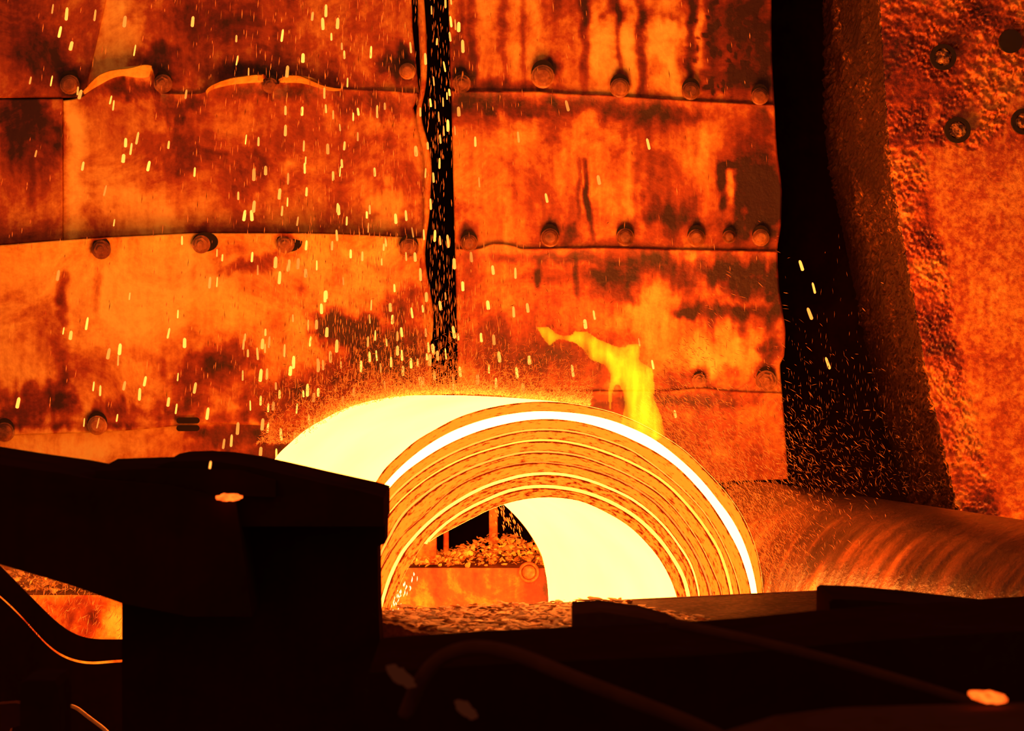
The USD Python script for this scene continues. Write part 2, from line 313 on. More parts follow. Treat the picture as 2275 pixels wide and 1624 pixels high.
streaks = [(x, 70, s, 130, a) for x, s, a in ((1020, 14, .3), (1050, 9, .32), (1076, 20, -.12), (1118, 9, .25), (1150, 18, -.08), (1162, 6, .22), (1185, 14, -.12), (1235, 20, .12), (1300, 11, .42), (1345, 22, -.3), (1376, 5, .3), (1398, 16, -.34), (1426, 9, .38), (1480, 30, -.42), (1535, 10, .34), (1552, 9, -.3), (1580, 12, .2))]
spots = [(1545 + 120 * RNG.random(), 5 + 205 * RNG.random(), 2.5 + 4 * RNG.random() ** 2, 3 + 6 * RNG.random() ** 2, .55) for _ in range(48)]
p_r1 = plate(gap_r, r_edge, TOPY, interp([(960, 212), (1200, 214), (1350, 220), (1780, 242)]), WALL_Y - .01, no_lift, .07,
      streaks + spots + [(1375, 5, 26, 28, .36), (1520, 15, 50, 26, .36), (1650, 90, 60, 140, .33), (1700, 100, 22, 160, .2), (1210, 170, 44, 30, .4), (1240, 90, 30, 80, .06), (1120, 190, 60, 14, .3), (1640, 200, 40, 40, .12)], seed=7)
def lift_r(seam, amt, k=16):
    return lambda X, Y, v: amt * np.exp(-np.clip(Y - seam(X), 0, None) / k) * (.5 + .7 * meshkit.noise(np.stack([X / 60, X * 0, X * 0], -1), 3))
p_r2 = plate(gap_r, r_edge, rs1, interp([(960, 558), (1300, 558), (1780, 566)]), WALL_Y - .02, lift_r(rs1, .014), .085,
      [(1080, 235, 110, 26, .34), (1300, 240, 110, 18, .34), (1225, 285, 34, 34, .28), (1420, 275, 40, 26, .22), (1510, 255, 60, 16, .28), (1620, 330, 30, 90, .2), (1680, 330, 45, 90, .34), (1690, 470, 40, 70, .55), (1640, 500, 10, 60, .3), (1395, 430, 12, 110, -.26), (1345, 440, 16, 100, -.12), (1428, 410, 8, 110, -.12), (1560, 400, 12, 120, -.22), (1530, 380, 10, 60, -.1), (1302, 430, 5, 50, .5, -6), (1310, 480, 5, 60, .3, -8), (1286, 420, 4, 50, .34), (1265, 530, 14, 24, .35), (1480, 480, 44, 34, .36), (1540, 440, 20, 40, .22), (1601, 395, 9, 34, .6), (1614, 366, 16, 7, .6), (1622, 400, 9, 36, -.5), (1603, 450, 8, 14, .4), (1060, 380, 50, 90, -.03), (1160, 330, 40, 50, -.08)], seed=8)
p_r3 = plate(gap_r, r_edge, rs2, interp([(960, 880), (1500, 880), (1780, 882)]), WALL_Y - .03, lift_r(rs2, .016), .06,
      [(1570, 600, 130, 32, .42), (1650, 625, 80, 30, .36), (1380, 600, 50, 24, .34), (1400, 650, 34, 28, .5), (1330, 620, 20, 40, .3, 20), (1196, 612, 6, 26, .5), (1280, 620, 6, 34, .35), (1260, 575, 160, 10, .28), (1600, 690, 95, 14, .42), (1525, 700, 26, 8, .45), (1580, 716, 12, 16, .3), (1640, 715, 10, 26, .36), (1590, 770, 70, 34, -.3), (1440, 700, 60, 40, -.14), (1660, 790, 40, 44, -.2), (1722, 660, 18, 70, .4), (1708, 780, 20, 26, .42), (1120, 770, 130, 60, .3), (1280, 800, 100, 50, .25), (1500, 850, 60, 14, .25), (1085, 640, 50, 80, -.04), (1545, 800, 60, 30, -.2)], seed=9)
p_r4 = plate(interp([(800, 1060), (1300, 1060)]), r_edge, rs3, lambda x: np.interp(x, [960, 1640, 1760], [1068, 1068, 1064]), WALL_Y - .04, lift_r(rs3, .014), .1,
      [(1500, 890, 140, 14, .34), (1400, 960, 140, 60, .22), (1680, 950, 50, 60, -.08), (1560, 1040, 80, 30, .2), (1690, 1030, 40, 30, .1)], seed=10)
# a bent trim along the left side of the gap between the two fields
ct = on_y(spline([(933, -60), (938, 60), (941, 140), (938, 205), (930, 255), (941, 310), (950, 360), (949, 420), (946, 500), (938, 560), (946, 640), (950, 760)], 60), WALL_Y - .06)
obj('edge_strip', tube(ct, .012 + .008 * np.abs(np.sin(np.linspace(0, 9, 60))), 8), M_plate, wall, smooth=True, prim=None)

# torn lips of the second-row plate, bent out towards the viewer
for up, lo in (([(184, 203), (200, 186), (216, 171), (238, 160), (262, 155), (293, 151), (317, 145), (337, 148)], [(188, 210), (204, 199), (221, 189), (241, 178), (272, 169), (297, 172), (316, 173), (331, 170)]),
               ([(457, 203), (466, 193), (479, 186), (517, 174), (552, 169), (568, 167), (584, 168)], [(461, 219), (465, 203), (478, 197), (497, 192), (534, 186), (562, 184), (585, 182)]),
               ([(619, 177), (638, 169), (653, 168), (668, 170), (690, 179), (717, 190), (759, 197)], [(621, 184), (638, 184), (655, 184), (670, 185), (688, 189), (717, 198), (758, 201)])):
    a_, b_ = spline(up, 60), spline(lo, 60); rows = []
    for q in np.linspace(0, 1, 7):
        rows.append(on_y(a_ * (1 - q) + b_ * q, WALL_Y - .125 + .06 * q + .012 * math.sin(3.1 * q)))
    V = np.stack(rows).reshape(-1, 3); n0 = len(V); f = grid_faces(60, 7)
    V = np.vstack([V, V + (0, .008, .004)])
    obj('bent_lip', (V, np.vstack([f, f[:, ::-1] + n0])), M_plate, p_l2, smooth=True, prim={'stain_shade': np.full(2 * n0, -.22)})  # pale tone paints the light the bent lips catch
# bolts on the plates (sub-parts of the plate each one holds)
def bolt_mesh(r, h, kind):
    if kind == 'hex':
        w = trimesh.creation.cylinder(r * 1.15, h * .35, sections=20); w.apply_translation((0, 0, h * .17))
        hd = trimesh.creation.cylinder(r * .86, h * .8, sections=6); hd.apply_translation((0, 0, h * .7))
        st = trimesh.creation.cylinder(r * .42, h * .5, sections=12); st.apply_translation((0, 0, h * 1.25))
        return trimesh.util.concatenate([w, hd, st])
    prof = [(0, 0), (r * 1.1, 0), (r * 1.1, h * .3), (r * .92, h * .42), (r * .86, h * .8), (r * .6, h * 1.12), (0, h * 1.2)]
    return trimesh.creation.revolve(prof, sections=18)

def bolt(parent, px, py, r=.046, kind='hex', h=.032, y=None, hole=True, slot=0.0, rot=None):
    y = y or WALL_Y - .05
    c = on_y([(px, py)], y)[0]
    R = trimesh.transformations.rotation_matrix(math.pi / 2, (1, 0, 0))      # +z -> -y, towards the viewer
    m = bolt_mesh(r, h, kind); m.apply_transform(trimesh.transformations.rotation_matrix(RNG.uniform(0, 1) if rot is None else rot, (0, 0, 1)))
    m.apply_transform(R); m.apply_translation(c + np.array([0, .01, 0]))
    if hole:
        hx = trimesh.creation.cylinder(r * 1.08, .012, sections=22); hx.apply_scale((1 + slot, 1.15, 1)); hx.apply_transform(R); hx.apply_translation(c + np.array([slot * r, .006, r * .32]))  # black disc shifted up: bolt hole plus the shade above it
        obj('bolt_hole', hx, M_hole, parent, smooth=False)
    obj('bolt', m, M_bolt, parent, smooth=30)

for P, items in ((p_l0, BOLTS['l0']), (p_l2, BOLTS['l2']), (p_l3, BOLTS['l3']), (p_r1, BOLTS['r1']), (p_r2, BOLTS['r2']), (p_r3, BOLTS['r3'])):
    for x, y, r, k in items:
        r *= .94
        lift = {p_l3: .13 if y < 700 else .075, p_l2: .06}.get(P, .055)
        bolt(P, x, y, r, k, y=WALL_Y - lift, slot=.5 if (x, y) in ((634, 543), (447, 543)) else 0)
for (x, y) in ((418, 934), (418, 951)):
    c = on_y([(x, y)], WALL_Y - .065)[0]
    m = m3.Manifold.batch_hull([m3.Manifold.cylinder(.01, .016, .016, 14).translate((sx * .045, 0, 0)) for sx in (-1, 1)]).to_mesh()
    m = trimesh.Trimesh(m.vert_properties[:, :3], m.tri_verts); m.apply_transform(trimesh.transformations.rotation_matrix(math.pi / 2, (1, 0, 0))); m.apply_translation(c)
    obj('bolt_slot', m, M_hole, p_l3, smooth=False)

# ------------------------------------------------------------------ right: leaning, crusted mill frame
FR_Y, FR_B = 15.95, 17.35
e1 = np.array([(1946, -400), (1953, 0), (1962, 150), (1972, 300), (1990, 450), (2010, 560), (2035, 700), (2062, 850), (2092, 980), (2115, 1080), (2150, 1250), (2200, 1480)], float)
e0 = np.array([(1826, -400), (1828, 0), (1830, 150), (1833, 300), (1853, 430), (1873, 520), (1905, 680), (1930, 790), (1958, 920), (1985, 1010), (2025, 1180), (2090, 1420)], float)
frame = empty('mill_frame'); tag(frame, 'leaning crusted steel mill frame at the right of the dark gap', 'mill frame')
NV = 660
E1, E0 = on_y(spline(e1, NV), FR_Y), on_y(spline(e0, NV), FR_B)
zs = np.linspace(max(E1[-1, 2], E0[-1, 2], .2), min(E1[0, 2], E0[0, 2]), NV)
x1 = np.interp(zs, E1[::-1, 2], E1[::-1, 0]); x0 = np.interp(zs, E0[::-1, 2], E0[::-1, 0])
NS, NFR = 150, 420
u = np.linspace(0, 1, NS)
side = np.stack([x0[:, None] + (x1 - x0)[:, None] * u, np.broadcast_to(FR_B + (FR_Y - FR_B) * u, (NV, NS)), np.broadcast_to(zs[:, None], (NV, NS))], -1)
w = np.linspace(0, 1, NFR)[1:]
front = np.stack([x1[:, None] + 1.5 * w, np.broadcast_to(FR_Y - .10 * w, (NV, NFR - 1)), np.broadcast_to(zs[:, None], (NV, NFR - 1))], -1)
G = np.concatenate([side, front], 1)
Gp = G.reshape(-1, 3)
q = EYE - Gp
# photo-independent roughness: crust covers the side, the corner and the upper part; the lower front is worn smooth
onfront = np.concatenate([np.zeros(NS), np.r_[w]])[None] * np.ones((NV, 1)); Z = G[..., 2]
edge_n = meshkit.fbm(np.stack([G[..., 0] * 5, G[..., 2] * 5, G[..., 0] * 0], -1), 4, 31)
zline = 3.72 + .5 * (edge_n - .5) + .25 * np.clip((onfront - .2), 0, 1)
smooth_m = np.clip((zline - Z) / .05, 0, 1) * np.clip((onfront * 1.5 - (.16 + .12 * (edge_n - .5))) / .05, 0, 1)
SK = Gp.copy(); SK[:, 2] += SK[:, 1] * .35
lump = meshkit.fbm(SK * np.array([34, 9, 34.]), 3, 11) - .5
lump2 = meshkit.fbm(SK * np.array([80, 24, 80.]), 2, 12) - .5
patch = np.clip((meshkit.fbm(Gp * 4.0, 3, 14) - .42) * 5, 0, 1)
amp = (1 - .93 * smooth_m.ravel())
patch2 = np.clip((meshkit.fbm(Gp * 7.0 + 5, 3, 15) - .38) * 4, 0, 1)
disp = amp * (lump * .055 * (.15 + .85 * patch) + lump2 * .036 * (.2 + .8 * patch2))
nrm = np.zeros_like(G); sx = (FR_B - FR_Y); nrm[:, :NS] = np.array([-sx, -.3, 0]) / math.hypot(sx, .3); nrm[:, NS:] = (0, -1, 0)
k = 8
for j in range(-k, k): 
    t = (j + k) / (2 * k); nrm[:, NS + j] = (1 - t) * nrm[:, 0] + t * np.array([0, -1, 0])
D = (Gp + disp[:, None] * nrm.reshape(-1, 3)).reshape(NV, NS + NFR - 1, 3)
i = np.arange(NV * (NS + NFR - 1)).reshape(NV, -1)
Fg = grid_faces(NS + NFR - 1, NV)
stain_shade = (.10 * (1 - smooth_m) + .07 * smooth_m + .30 * (.5 - patch.reshape(NV, -1)) * (1 - smooth_m))
stain_shade += .13 * (1 - smooth_m)
stain_shade[:, :NS - 4] = .33 + .2 * (.5 - patch.reshape(NV, -1)[:, :NS - 4]) + .5 * np.clip(1 - u[:NS - 4] / .22, 0, 1)  # side face shade painted as darker tone, deepest at its back
stain_shade -= .30 * bump1(onfront, .62, .14) * bump1(Z, 2.8, .17) * smooth_m  # pale patch paints light from an unseen source onto the front
def sub(cols, name, m_):
    i0, i1 = cols
    V = D[:, i0:i1].reshape(-1, 3); obj(name, (V, grid_faces(i1 - i0, NV)[:, ::1]), m_, frame, smooth=True, prim={'stain_shade': stain_shade[:, i0:i1].ravel()})
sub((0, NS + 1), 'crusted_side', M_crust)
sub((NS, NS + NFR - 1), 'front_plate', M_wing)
core = poly_extrude(np.array([(x0[0] + .05, 0, zs[0] - 0), (3.6, 0, zs[0]), (3.6, 0, zs[-1]), (x0[-1] + .05, 0, zs[-1])]) + np.array([.12, FR_Y + .08, 0]), np.array([0, 1.2, 0]))
obj('core', core, M_backing, frame, smooth=False)
for (x, y, kind) in ((2095, 127, 'nut'), (2245, 92, 'hole'), (2127, 289, 'nut'), (2275, 270, 'nut')):
    c = on_y([(x, y)], FR_Y - .05)[0]
    R = trimesh.transformations.rotation_matrix(math.pi / 2, (1, 0, 0))
    rg = trimesh.creation.annulus(.042, .062, .03, sections=26) if kind == 'nut' else trimesh.creation.cylinder(.056, .03, sections=26)
    rg.apply_transform(R); rg.apply_translation(c); obj('bolt_recess', rg, M_hole, frame, smooth=False)
    if kind == 'nut':
        b = trimesh.creation.icosphere(3, .044); b.vertices *= np.array([1, .35, 1]); b.vertices += (meshkit.fbm(b.vertices * 60, 3, 5)[:, None] - .5) * .02; b.apply_translation(c)
        obj('bolt', b, M_crust, frame, smooth=True, prim={'stain_shade': np.full(len(b.vertices), .0)})

# ------------------------------------------------------------------ the coil of hot strip
O = EYE + 14.0 * (dirs([(1195, 1425)])[0])             # a point on the plane of the coil's near end
U = np.array([math.cos(AX_YAW), math.sin(AX_YAW), 0.0]); Vv = np.array([0, 0, 1.0])
STRIP_W = 1.5
curves = {
 0: [(838.5,1066),(857,1038),(875,1022),(923,979),(968,953),(1005,933),(1060,913),(1115.5,900),(1171,893.4),(1240,893),(1309,903),(1365,917),(1450,955),(1528,1006),(1566.5,1043),(1605,1084),(1635,1123),(1659,1164),(1678.6,1215),(1689,1259),(1696,1315)],
 1: [(853,1079),(894,1035),(938,998),(986,968),(1042,944),(1097,927.6),(1152.5,918),(1180,915),(1235,915),(1291,920),(1346,931),(1402,951),(1457,979),(1493,1006),(1549,1056),(1592,1108),(1627,1155),(1653,1207),(1670,1259),(1682,1317)],
 2: [(870,1080),(894,1055),(938,1022),(986,992),(1042,966),(1097,948),(1152.5,936),(1235,931),(1291,938),(1346,952.5),(1402,975),(1457,1003),(1506,1037),(1549,1080),(1588,1129),(1618,1177),(1644,1226),(1659,1269),(1671,1319)],
 3: [(869,1107),(931,1051),(1005,1007),(1079,977.5),(1152.5,959),(1235,955),(1291,962),(1346,977.5),(1409,1003),(1439,1023),(1467,1044),(1528,1097),(1571,1146.5),(1603,1200),(1625,1248),(1646,1319)],
 4: [(866,1140),(949,1064),(1023,1022),(1097,996),(1171,980),(1235,979),(1291,988),(1346,1004),(1402,1027),(1485,1077.6),(1528,1121),(1571,1177),(1603,1233),(1627,1319)],
 5: [(869,1188),(894,1145.5),(949,1096),(1023,1051),(1097,1022),(1171,1005),(1235,1005),(1291,1013.5),(1346,1032),(1402,1057),(1472,1101),(1515,1146.5),(1554,1202.6),(1582,1258.6),(1605,1319)],
 6: [(844,1272),(885,1201),(949,1140),(1023,1077),(1097,1044),(1171,1028),(1235,1029),(1291,1037.5),(1346,1053),(1402,1079),(1463,1121),(1502,1164),(1538.5,1215.5),(1566.5,1271.5),(1582,1321)],
 7: [(850,1341),(865,1291),(891,1235),(928,1188),(979.5,1140.5),(1035.5,1104),(1120,1068),(1152.5,1059),(1235,1053),(1291,1062),(1346,1081),(1402,1107),(1474,1166),(1513,1215.5),(1541,1265),(1555,1321)],
 8: [(869.6,1362),(878,1334),(891,1304),(906,1270),(923,1244),(945,1210),(985,1169),(1035.5,1134),(1079,1112),(1134,1090),(1189,1081),(1235,1082),(1291,1091),(1346,1109.6),(1420,1153),(1463,1194),(1502,1248),(1523.5,1291),(1532,1323)],
 9: [(949,1208),(979,1190),(1014,1173),(1057,1151),(1096,1130),(1123,1121.5),(1171,1110),(1240,1107),(1291,1114),(1346,1138),(1420,1187.5),(1446,1215.5),(1476,1256),(1495,1295),(1506,1323)]}
LOW0 = np.array([(1700, 1420), (1665, 1590), (1530, 1770), (1320, 1880), (1195, 1896), (1010, 1862), (850, 1750), (752, 1580), (727, 1400), (758, 1215)], float)
LOW9 = np.array([(1517, 1410), (1490, 1560), (1400, 1680), (1280, 1736), (1195, 1742), (1060, 1710), (950, 1630), (880, 1520), (862, 1410), (868, 1380)], float)
TH = np.linspace(-math.pi, math.pi, 721)[:-1]
def polar(px):
    q = on_plane(px, O, AX) - O
    a, b = q @ U, q[:, 2]
    return np.arctan2(b, a), np.hypot(a, b)
def radius(i):
    k = [0, .12, .2, .32, .44, .56, .68, .8, .92, 1][i]
    low = LOW0 * (1 - k) + LOW9 * k
    pts = np.array(curves[i])
    th, r = polar(pts); tl, rl = polar(low)
    lo, hi = th.min(), th.max()                         # measured over the top, assumed below
    keep = [j for j in range(len(tl)) if not (lo - .12 < tl[j] < hi + .12) and not (lo - .12 < tl[j] + 2 * math.pi < hi + .12)]
    T = np.r_[th, tl[keep]]; R = np.r_[r, rl[keep]]
    o = np.argsort(T); T, R = T[o], R[o]
    T, idx = np.unique(np.round(T, 4), return_index=True); R = R[idx]
    cs = PchipInterpolator(np.r_[T - 2 * math.pi, T, T + 2 * math.pi], np.r_[R, R, R])
    rr = cs(TH)
    return gaussian_filter(rr, 3, mode='wrap')
RAD = {i: radius(i) for i in curves}
coil = empty('steel_coil'); tag(coil, 'glowing coil of hot steel strip standing on edge, many wraps', 'steel coil')

def wrap_mesh(ro, ri, th, closed, w0, heat_o, heat_i, taper, seed):
    """One turn of the strip: ro, ri its outer and inner radius at the angles th; w0 how far its near edge stands back."""
    n = len(th); nw = 12
    ragged = w0 + .010 * (meshkit.fbm(np.c_[np.cos(th) * 6, np.sin(th) * 6, np.full(n, seed * 3.1)], 3, seed) - .5)
    ct, sn = np.cos(th), np.sin(th)
    prof = []                                          # (radius array, distance along the axis array, rim, heat)
    c = .0025
    def ring(r, wv, v, rim, h): prof.append((r, wv, np.full(n, v), np.full(n, rim), np.full(n, h)))
    ring(ro - c, ragged, 0, 1, heat_o)
    for q, rm in ((.88, .7), (.78, .1), (.5, 0), (.15, .1)): ring(ri + (ro - ri) * q, ragged + .002, 1 - q, rm, heat_o)
    ring(ri + c, ragged, 1, .45, heat_i)
    inner = [(ri + 0 * c) * (1 - taper[1] * q * q) for q in np.linspace(0, 1, nw)]
    for q, r in zip(np.linspace(0, 1, nw), inner): ring(r, ragged + c + (STRIP_W - c) * q, 1, 0, heat_i)
    outer = [ro * (1 - taper[0] * q * q) for q in np.linspace(0, 1, nw)]
    for q, r in list(zip(np.linspace(0, 1, nw), outer))[::-1]: ring(r, ragged + c + (STRIP_W - c) * q, 0, 0, heat_o)
    m = len(prof)
    V = np.concatenate([O + (r * ct)[:, None] * U + (r * sn)[:, None] * Vv + wv[:, None] * AX for r, wv, *_ in prof])
    s = np.r_[0, np.cumsum(np.hypot(np.diff(ro * ct), np.diff(ro * sn)))]
    uv = np.concatenate([np.c_[s + seed * 11.3, (ro - ri).mean() * v * 10] for _, _, v, _, _ in prof])
    rim = np.concatenate([p[3] for p in prof]); heat = np.concatenate([p[4] for p in prof])
    Fa = []
    a = np.arange(n if closed else n - 1)
    for k in range(m):
        i0, i1 = k * n, ((k + 1) % m) * n
        b = (a + 1) % n
        Fa += [np.c_[i0 + a, i1 + a, i0 + b], np.c_[i0 + b, i1 + a, i1 + b]]
    if not closed:
        for e, fl in ((0, False), (n - 1, True)):
            cap = np.array([(e, k * n + e, (k + 1) * n + e) for k in range(1, m - 1)])
            Fa.append(cap[:, ::-1] if fl else cap)
    Fa = np.vstack(Fa)
    mt = trimesh.Trimesh(V, Fa, process=False)
    if mt.volume < 0: Fa = Fa[:, ::-1]
    return (V, Fa), uv, {'rim': rim, 'hotness': heat}

PXM = 14.0 / F
gaps = {1: None, 2: None, 3: 2.6, 4: 3.6, 5: 2.8, 6: 1.8, 7: 5.0, 8: 5.5}
HOT = {1: 2.0, 2: 2.0, 3: .13, 4: .2, 5: .12, 6: .07, 7: .42, 8: .36}
mats = [M_strip, M_strip, M_strip_mid, M_strip_mid, M_strip_mid, M_strip_mid, M_strip_scaly, M_strip_scaly]
turns = [(0, 1), (2, 3), (3, 4), (4, 5), (5, 6), (6, 7), (7, 8)]
offs = [0, .006, .0, .010, .002, .012, .004]
for k, (a, b) in enumerate(turns):
    ga = gaps.get(a) if a in gaps and a > 2 else None; gb = gaps.get(b) if b > 2 else None
    ro = RAD[a] - (ga * .5 * PXM if ga else 0); ri = RAD[b] + (gb * .5 * PXM if gb else 0)
    ri = np.minimum(ri, ro - .012)
    mesh, uv, pv = wrap_mesh(ro, ri, TH, True, offs[k], 1.0 if k == 0 else HOT[a], HOT[b], (.035 if k == 0 else .02, .02 if k < 6 else .0), k + 1)
    obj('strip_wrap', mesh, mats[k], coil, smooth=True, uv=uv, prim=pv)
# the free inner end: starts at a tapered tip on the left, runs over the top and down the right
tip = polar([(949, 1207)])[0][0]
th_in = np.linspace(tip, -1.9, 360)
thm = lambda arr, t: np.interp(t, TH, arr)
t8, r8 = polar(np.array(curves[8])); o = np.argsort(t8)
ro = thm(RAD[8], th_in) - 3.5 * PXM
t9, r9 = polar(np.array(curves[9])); o = np.argsort(t9)
ri = np.where(th_in > t9.min(), np.interp(th_in, t9[o], r9[o]), thm(RAD[9], th_in))
ri = gaussian_filter(ri, 4, mode='nearest')
ri = np.minimum(ri, ro - .003)
mesh, uv, pv = wrap_mesh(ro, ri, th_in, False, .012, .34, 1.0, (.0, -.005), 9)
inner = obj('strip_wrap', mesh, M_strip_scaly, coil, smooth=True, uv=uv, prim=pv); tag(inner, 'free inner end of the strip, cut to a tapered tip')
# the loose tail of the strip runs off level from the bottom of the coil
zt = (O + RAD[0][180] * -Vv)[2]
n = 40
tail_x = np.linspace(0, 1, n)
def tail(x_from, x_to, name):
    P0 = O + np.array([0, 0, zt - O[2]])
    s = np.linspace(x_from, x_to, n); V = []
    for h in (0.004, -.03):
        for wv in (0.0, STRIP_W):
            V.append(P0 + s[:, None] * U + wv * AX + np.c_[0 * s, 0 * s, h + 0 * s])
    V = np.concatenate(V); Fa = []
    A = np.arange(n - 1)
    for i0, i1 in ((0, 1), (1, 3), (3, 2), (2, 0)):
        Fa += [np.c_[i0 * n + A, i0 * n + A + 1, i1 * n + A], np.c_[i0 * n + A + 1, i1 * n + A + 1, i1 * n + A]]
    Fa += [np.array([[0, n, 2 * n], [n, 3 * n, 2 * n]]), np.array([[n - 1, 3 * n - 1, 2 * n - 1], [2 * n - 1, 3 * n - 1, 4 * n - 1]])]
    mt = trimesh.Trimesh(V, np.vstack(Fa), process=False); mt.fix_normals()
    obj(name, (mt.vertices, mt.faces), M_strip, coil, smooth=False, uv=None, prim={'hotness': np.ones(len(V))})
# (flat faces split vertices: heat is constant, so it stays valid)
TAILS = True

# ------------------------------------------------------------------ the wet roll at the right, parallel to the coil
RA = on_y([(1880, 1100)], 15.67)[0]; RR = .5
axis_r = -AX; base = RA - np.array([0, 0, RR])
ts = np.linspace(-.95, 2.4, 260); ang = np.linspace(0, 2 * math.pi, 220, endpoint=False)
perp = np.array([axis_r[1], -axis_r[0], 0])
if perp[0] > 0: perp = -perp                          # towards the coil
T, A = np.meshgrid(ts, ang, indexing='ij')
flow = T * 7 + .0 * A
rill = .55 * (meshkit.fbm(np.stack([T * 22 + .8 * np.sin(A), A * 1.3, T * 0], -1), 3, 41) - .5) + .75 * (meshkit.fbm(np.stack([T * 5 + .5 * A, A * 1.1, T * 0 + 3], -1), 3, 43) - .5)
rill = rill * np.clip(np.sin(np.clip(A - .2, 0, math.pi)), 0, 1)
Rr = RR + .022 * rill
P = base + T[..., None] * axis_r + (Rr * np.sin(A - 0))[..., None] * perp + (Rr * np.cos(A))[..., None] * np.array([0, 0, 1.0])
nt, na = T.shape
idx = np.arange(nt * na).reshape(nt, na); a_, b_ = idx[:-1], idx[1:]
Fr = np.vstack([np.c_[a_.ravel(), np.roll(a_, -1, 1).ravel(), b_.ravel()], np.c_[np.roll(a_, -1, 1).ravel(), np.roll(b_, -1, 1).ravel(), b_.ravel()]])
V = np.vstack([P.reshape(-1, 3), base + ts[0] * axis_r, base + ts[-1] * axis_r]); e = len(V)
j = np.arange(na)
Fr = np.vstack([Fr, np.c_[np.full(na, e - 2), np.roll(j, -1), j], np.c_[np.full(na, e - 1), (nt - 1) * na + j, (nt - 1) * na + np.roll(j, -1)]])
mt = trimesh.Trimesh(V, Fr, process=False)
if mt.volume < 0: Fr = Fr[:, ::-1]
roll = empty('bending_roll'); tag(roll, 'large wet steel roll with water running down, right of the coil', 'mill roll')
st = np.r_[(.20 - 1.5 * rill).ravel(), 0, 0]
obj('roll_body', (V, Fr), M_roll, roll, smooth=True, prim={'stain_shade': st})
nk = trimesh.creation.cylinder(.16, .9, sections=32); nk.apply_transform(trimesh.geometry.align_vectors((0, 0, 1), axis_r)); nk.apply_translation(base + (ts[0] - .4) * axis_r)
obj('roll_neck', nk, M_bolt, roll)
for s in (-1, 1):                                      # the two cradle rolls that carry the coil
    c = O + s * .42 * U + np.array([0, 0, zt - O[2] - .1]) + .75 * AX
    cr = trimesh.creation.cylinder(.17, 1.9, sections=40); cr.apply_transform(trimesh.geometry.align_vectors((0, 0, 1), AX)); cr.apply_translation(c - np.array([0, 0, .10]))
    tag(obj('cradle_roll', cr, M_bolt), f"dark cradle roll carrying the coil from below, {'coil-hole side' if s < 0 else 'wet roll side'}", 'cradle roll')

# ------------------------------------------------------------------ seen through the coil and at the left: ledges with scale
def lumpy(lo, hi, y0, y1, z, n, seed, size=(.02, .06), flat=.5):
    """A loose heap of flat scale pieces lying on a level surface, as one mesh."""
    rg = np.random.default_rng(seed); parts = []
    ico = trimesh.creation.icosphere(1, 1.0)
    for _ in range(n):
        s = rg.uniform(*size); v = ico.vertices * (1 + .5 * (rg.random((len(ico.vertices), 1)) - .5))
        v = v * np.array([s, s * rg.uniform(.5, 1), s * flat * rg.uniform(.4, 1)])
        R = trimesh.transformations.euler_matrix(*(rg.normal(0, .5, 2)), rg.uniform(0, 6.3))[:3, :3]
        x = rg.uniform(lo, hi); yy = rg.uniform(y0, y1)
        parts.append((v @ R.T + np.array([x, yy, z(x, yy, rg) if callable(z) else z]), ico.faces))
    return trimesh.util.concatenate([trimesh.Trimesh(a, b, process=False) for a, b in parts])

LED_Y = 16.45
lz = on_y([(1000, 1262)], LED_Y)[0][2]
led = empty('ledge_beam'); tag(led, 'orange-lit ledge beam seen through the hole of the coil', 'beam')
xa, xb = on_y([(760, 1262)], LED_Y)[0][0], on_y([(1420, 1262)], LED_Y)[0][0]
gx, gz = np.meshgrid(np.linspace(xa, xb, 140), np.linspace(lz - .75, lz, 70))
pl = np.c_[gx.ravel(), np.full(gx.size, LED_Y), gz.ravel()]; pl[:, 1] -= .015 * (meshkit.fbm(pl * 4, 3, 3) - .5)
pl2 = pl + np.array([0, .25, 0]); f = grid_faces(140, 70)
b = trimesh.creation.box((xb - xa, .95, .72)); b.apply_translation(((xa + xb) / 2, LED_Y + .5, lz - .37))
XX = pl[:, 0] / LED_Y * F + CX; obj('face_plate', (pl, f), M_plate, led, smooth=True, prim={'stain_shade': np.full(len(pl), .12) + .25 * np.clip((XX - 1150) / 20, 0, 1)})
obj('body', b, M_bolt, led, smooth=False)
cb = on_y([(1175, 1271)], LED_Y - .03)[0]
bm = trimesh.creation.icosphere(3, .034); bm.vertices *= np.array([1, .5, 1]); bm.apply_translation(cb); obj('bolt', bm, M_bolt, led)
rg_ = trimesh.creation.torus(.044, .008, 28, 10); rg_.apply_transform(trimesh.transformations.rotation_matrix(math.pi / 2, (1, 0, 0))); rg_.apply_translation(cb); obj('washer', rg_, M_bolt, led)
heap = lumpy(xa, xb, LED_Y + .02, LED_Y + .5, lambda x, y, r: lz + .01 + r.random() * (.03 + .10 * math.exp(-((x - (-.05)) / .22) ** 2)), 2400, 5, (.004, .017), .3)
tag(obj('scale_heap', heap, M_debris, smooth=False), 'heap of loose scale on the ledge inside the coil opening', 'scale', kind='stuff')
for px, wd, top, y in ((1096, .022, 1060, LED_Y + .36), (991, .014, 1100, LED_Y + .30), (948, .05, 1150, LED_Y + .2)):
    p0, p1 = on_y([(px, top)], y)[0], on_y([(px + 4, 1236)], y)[0]
    z0 = lz if p1[2] > lz else p1[2]
    pp = box((p0[0] - wd, y - wd, lz), (p0[0] + wd, y + wd, p0[2]), .006)
    tag(obj('ledge_post', pp, M_plate), {1096: 'orange-lit upright post on the ledge, nearest the hot inner wall of the coil', 991: 'thin dark upright post on the ledge in the middle of the coil opening', 948: 'wide orange stub post on the ledge behind the tapered strip tip'}[px], 'post')
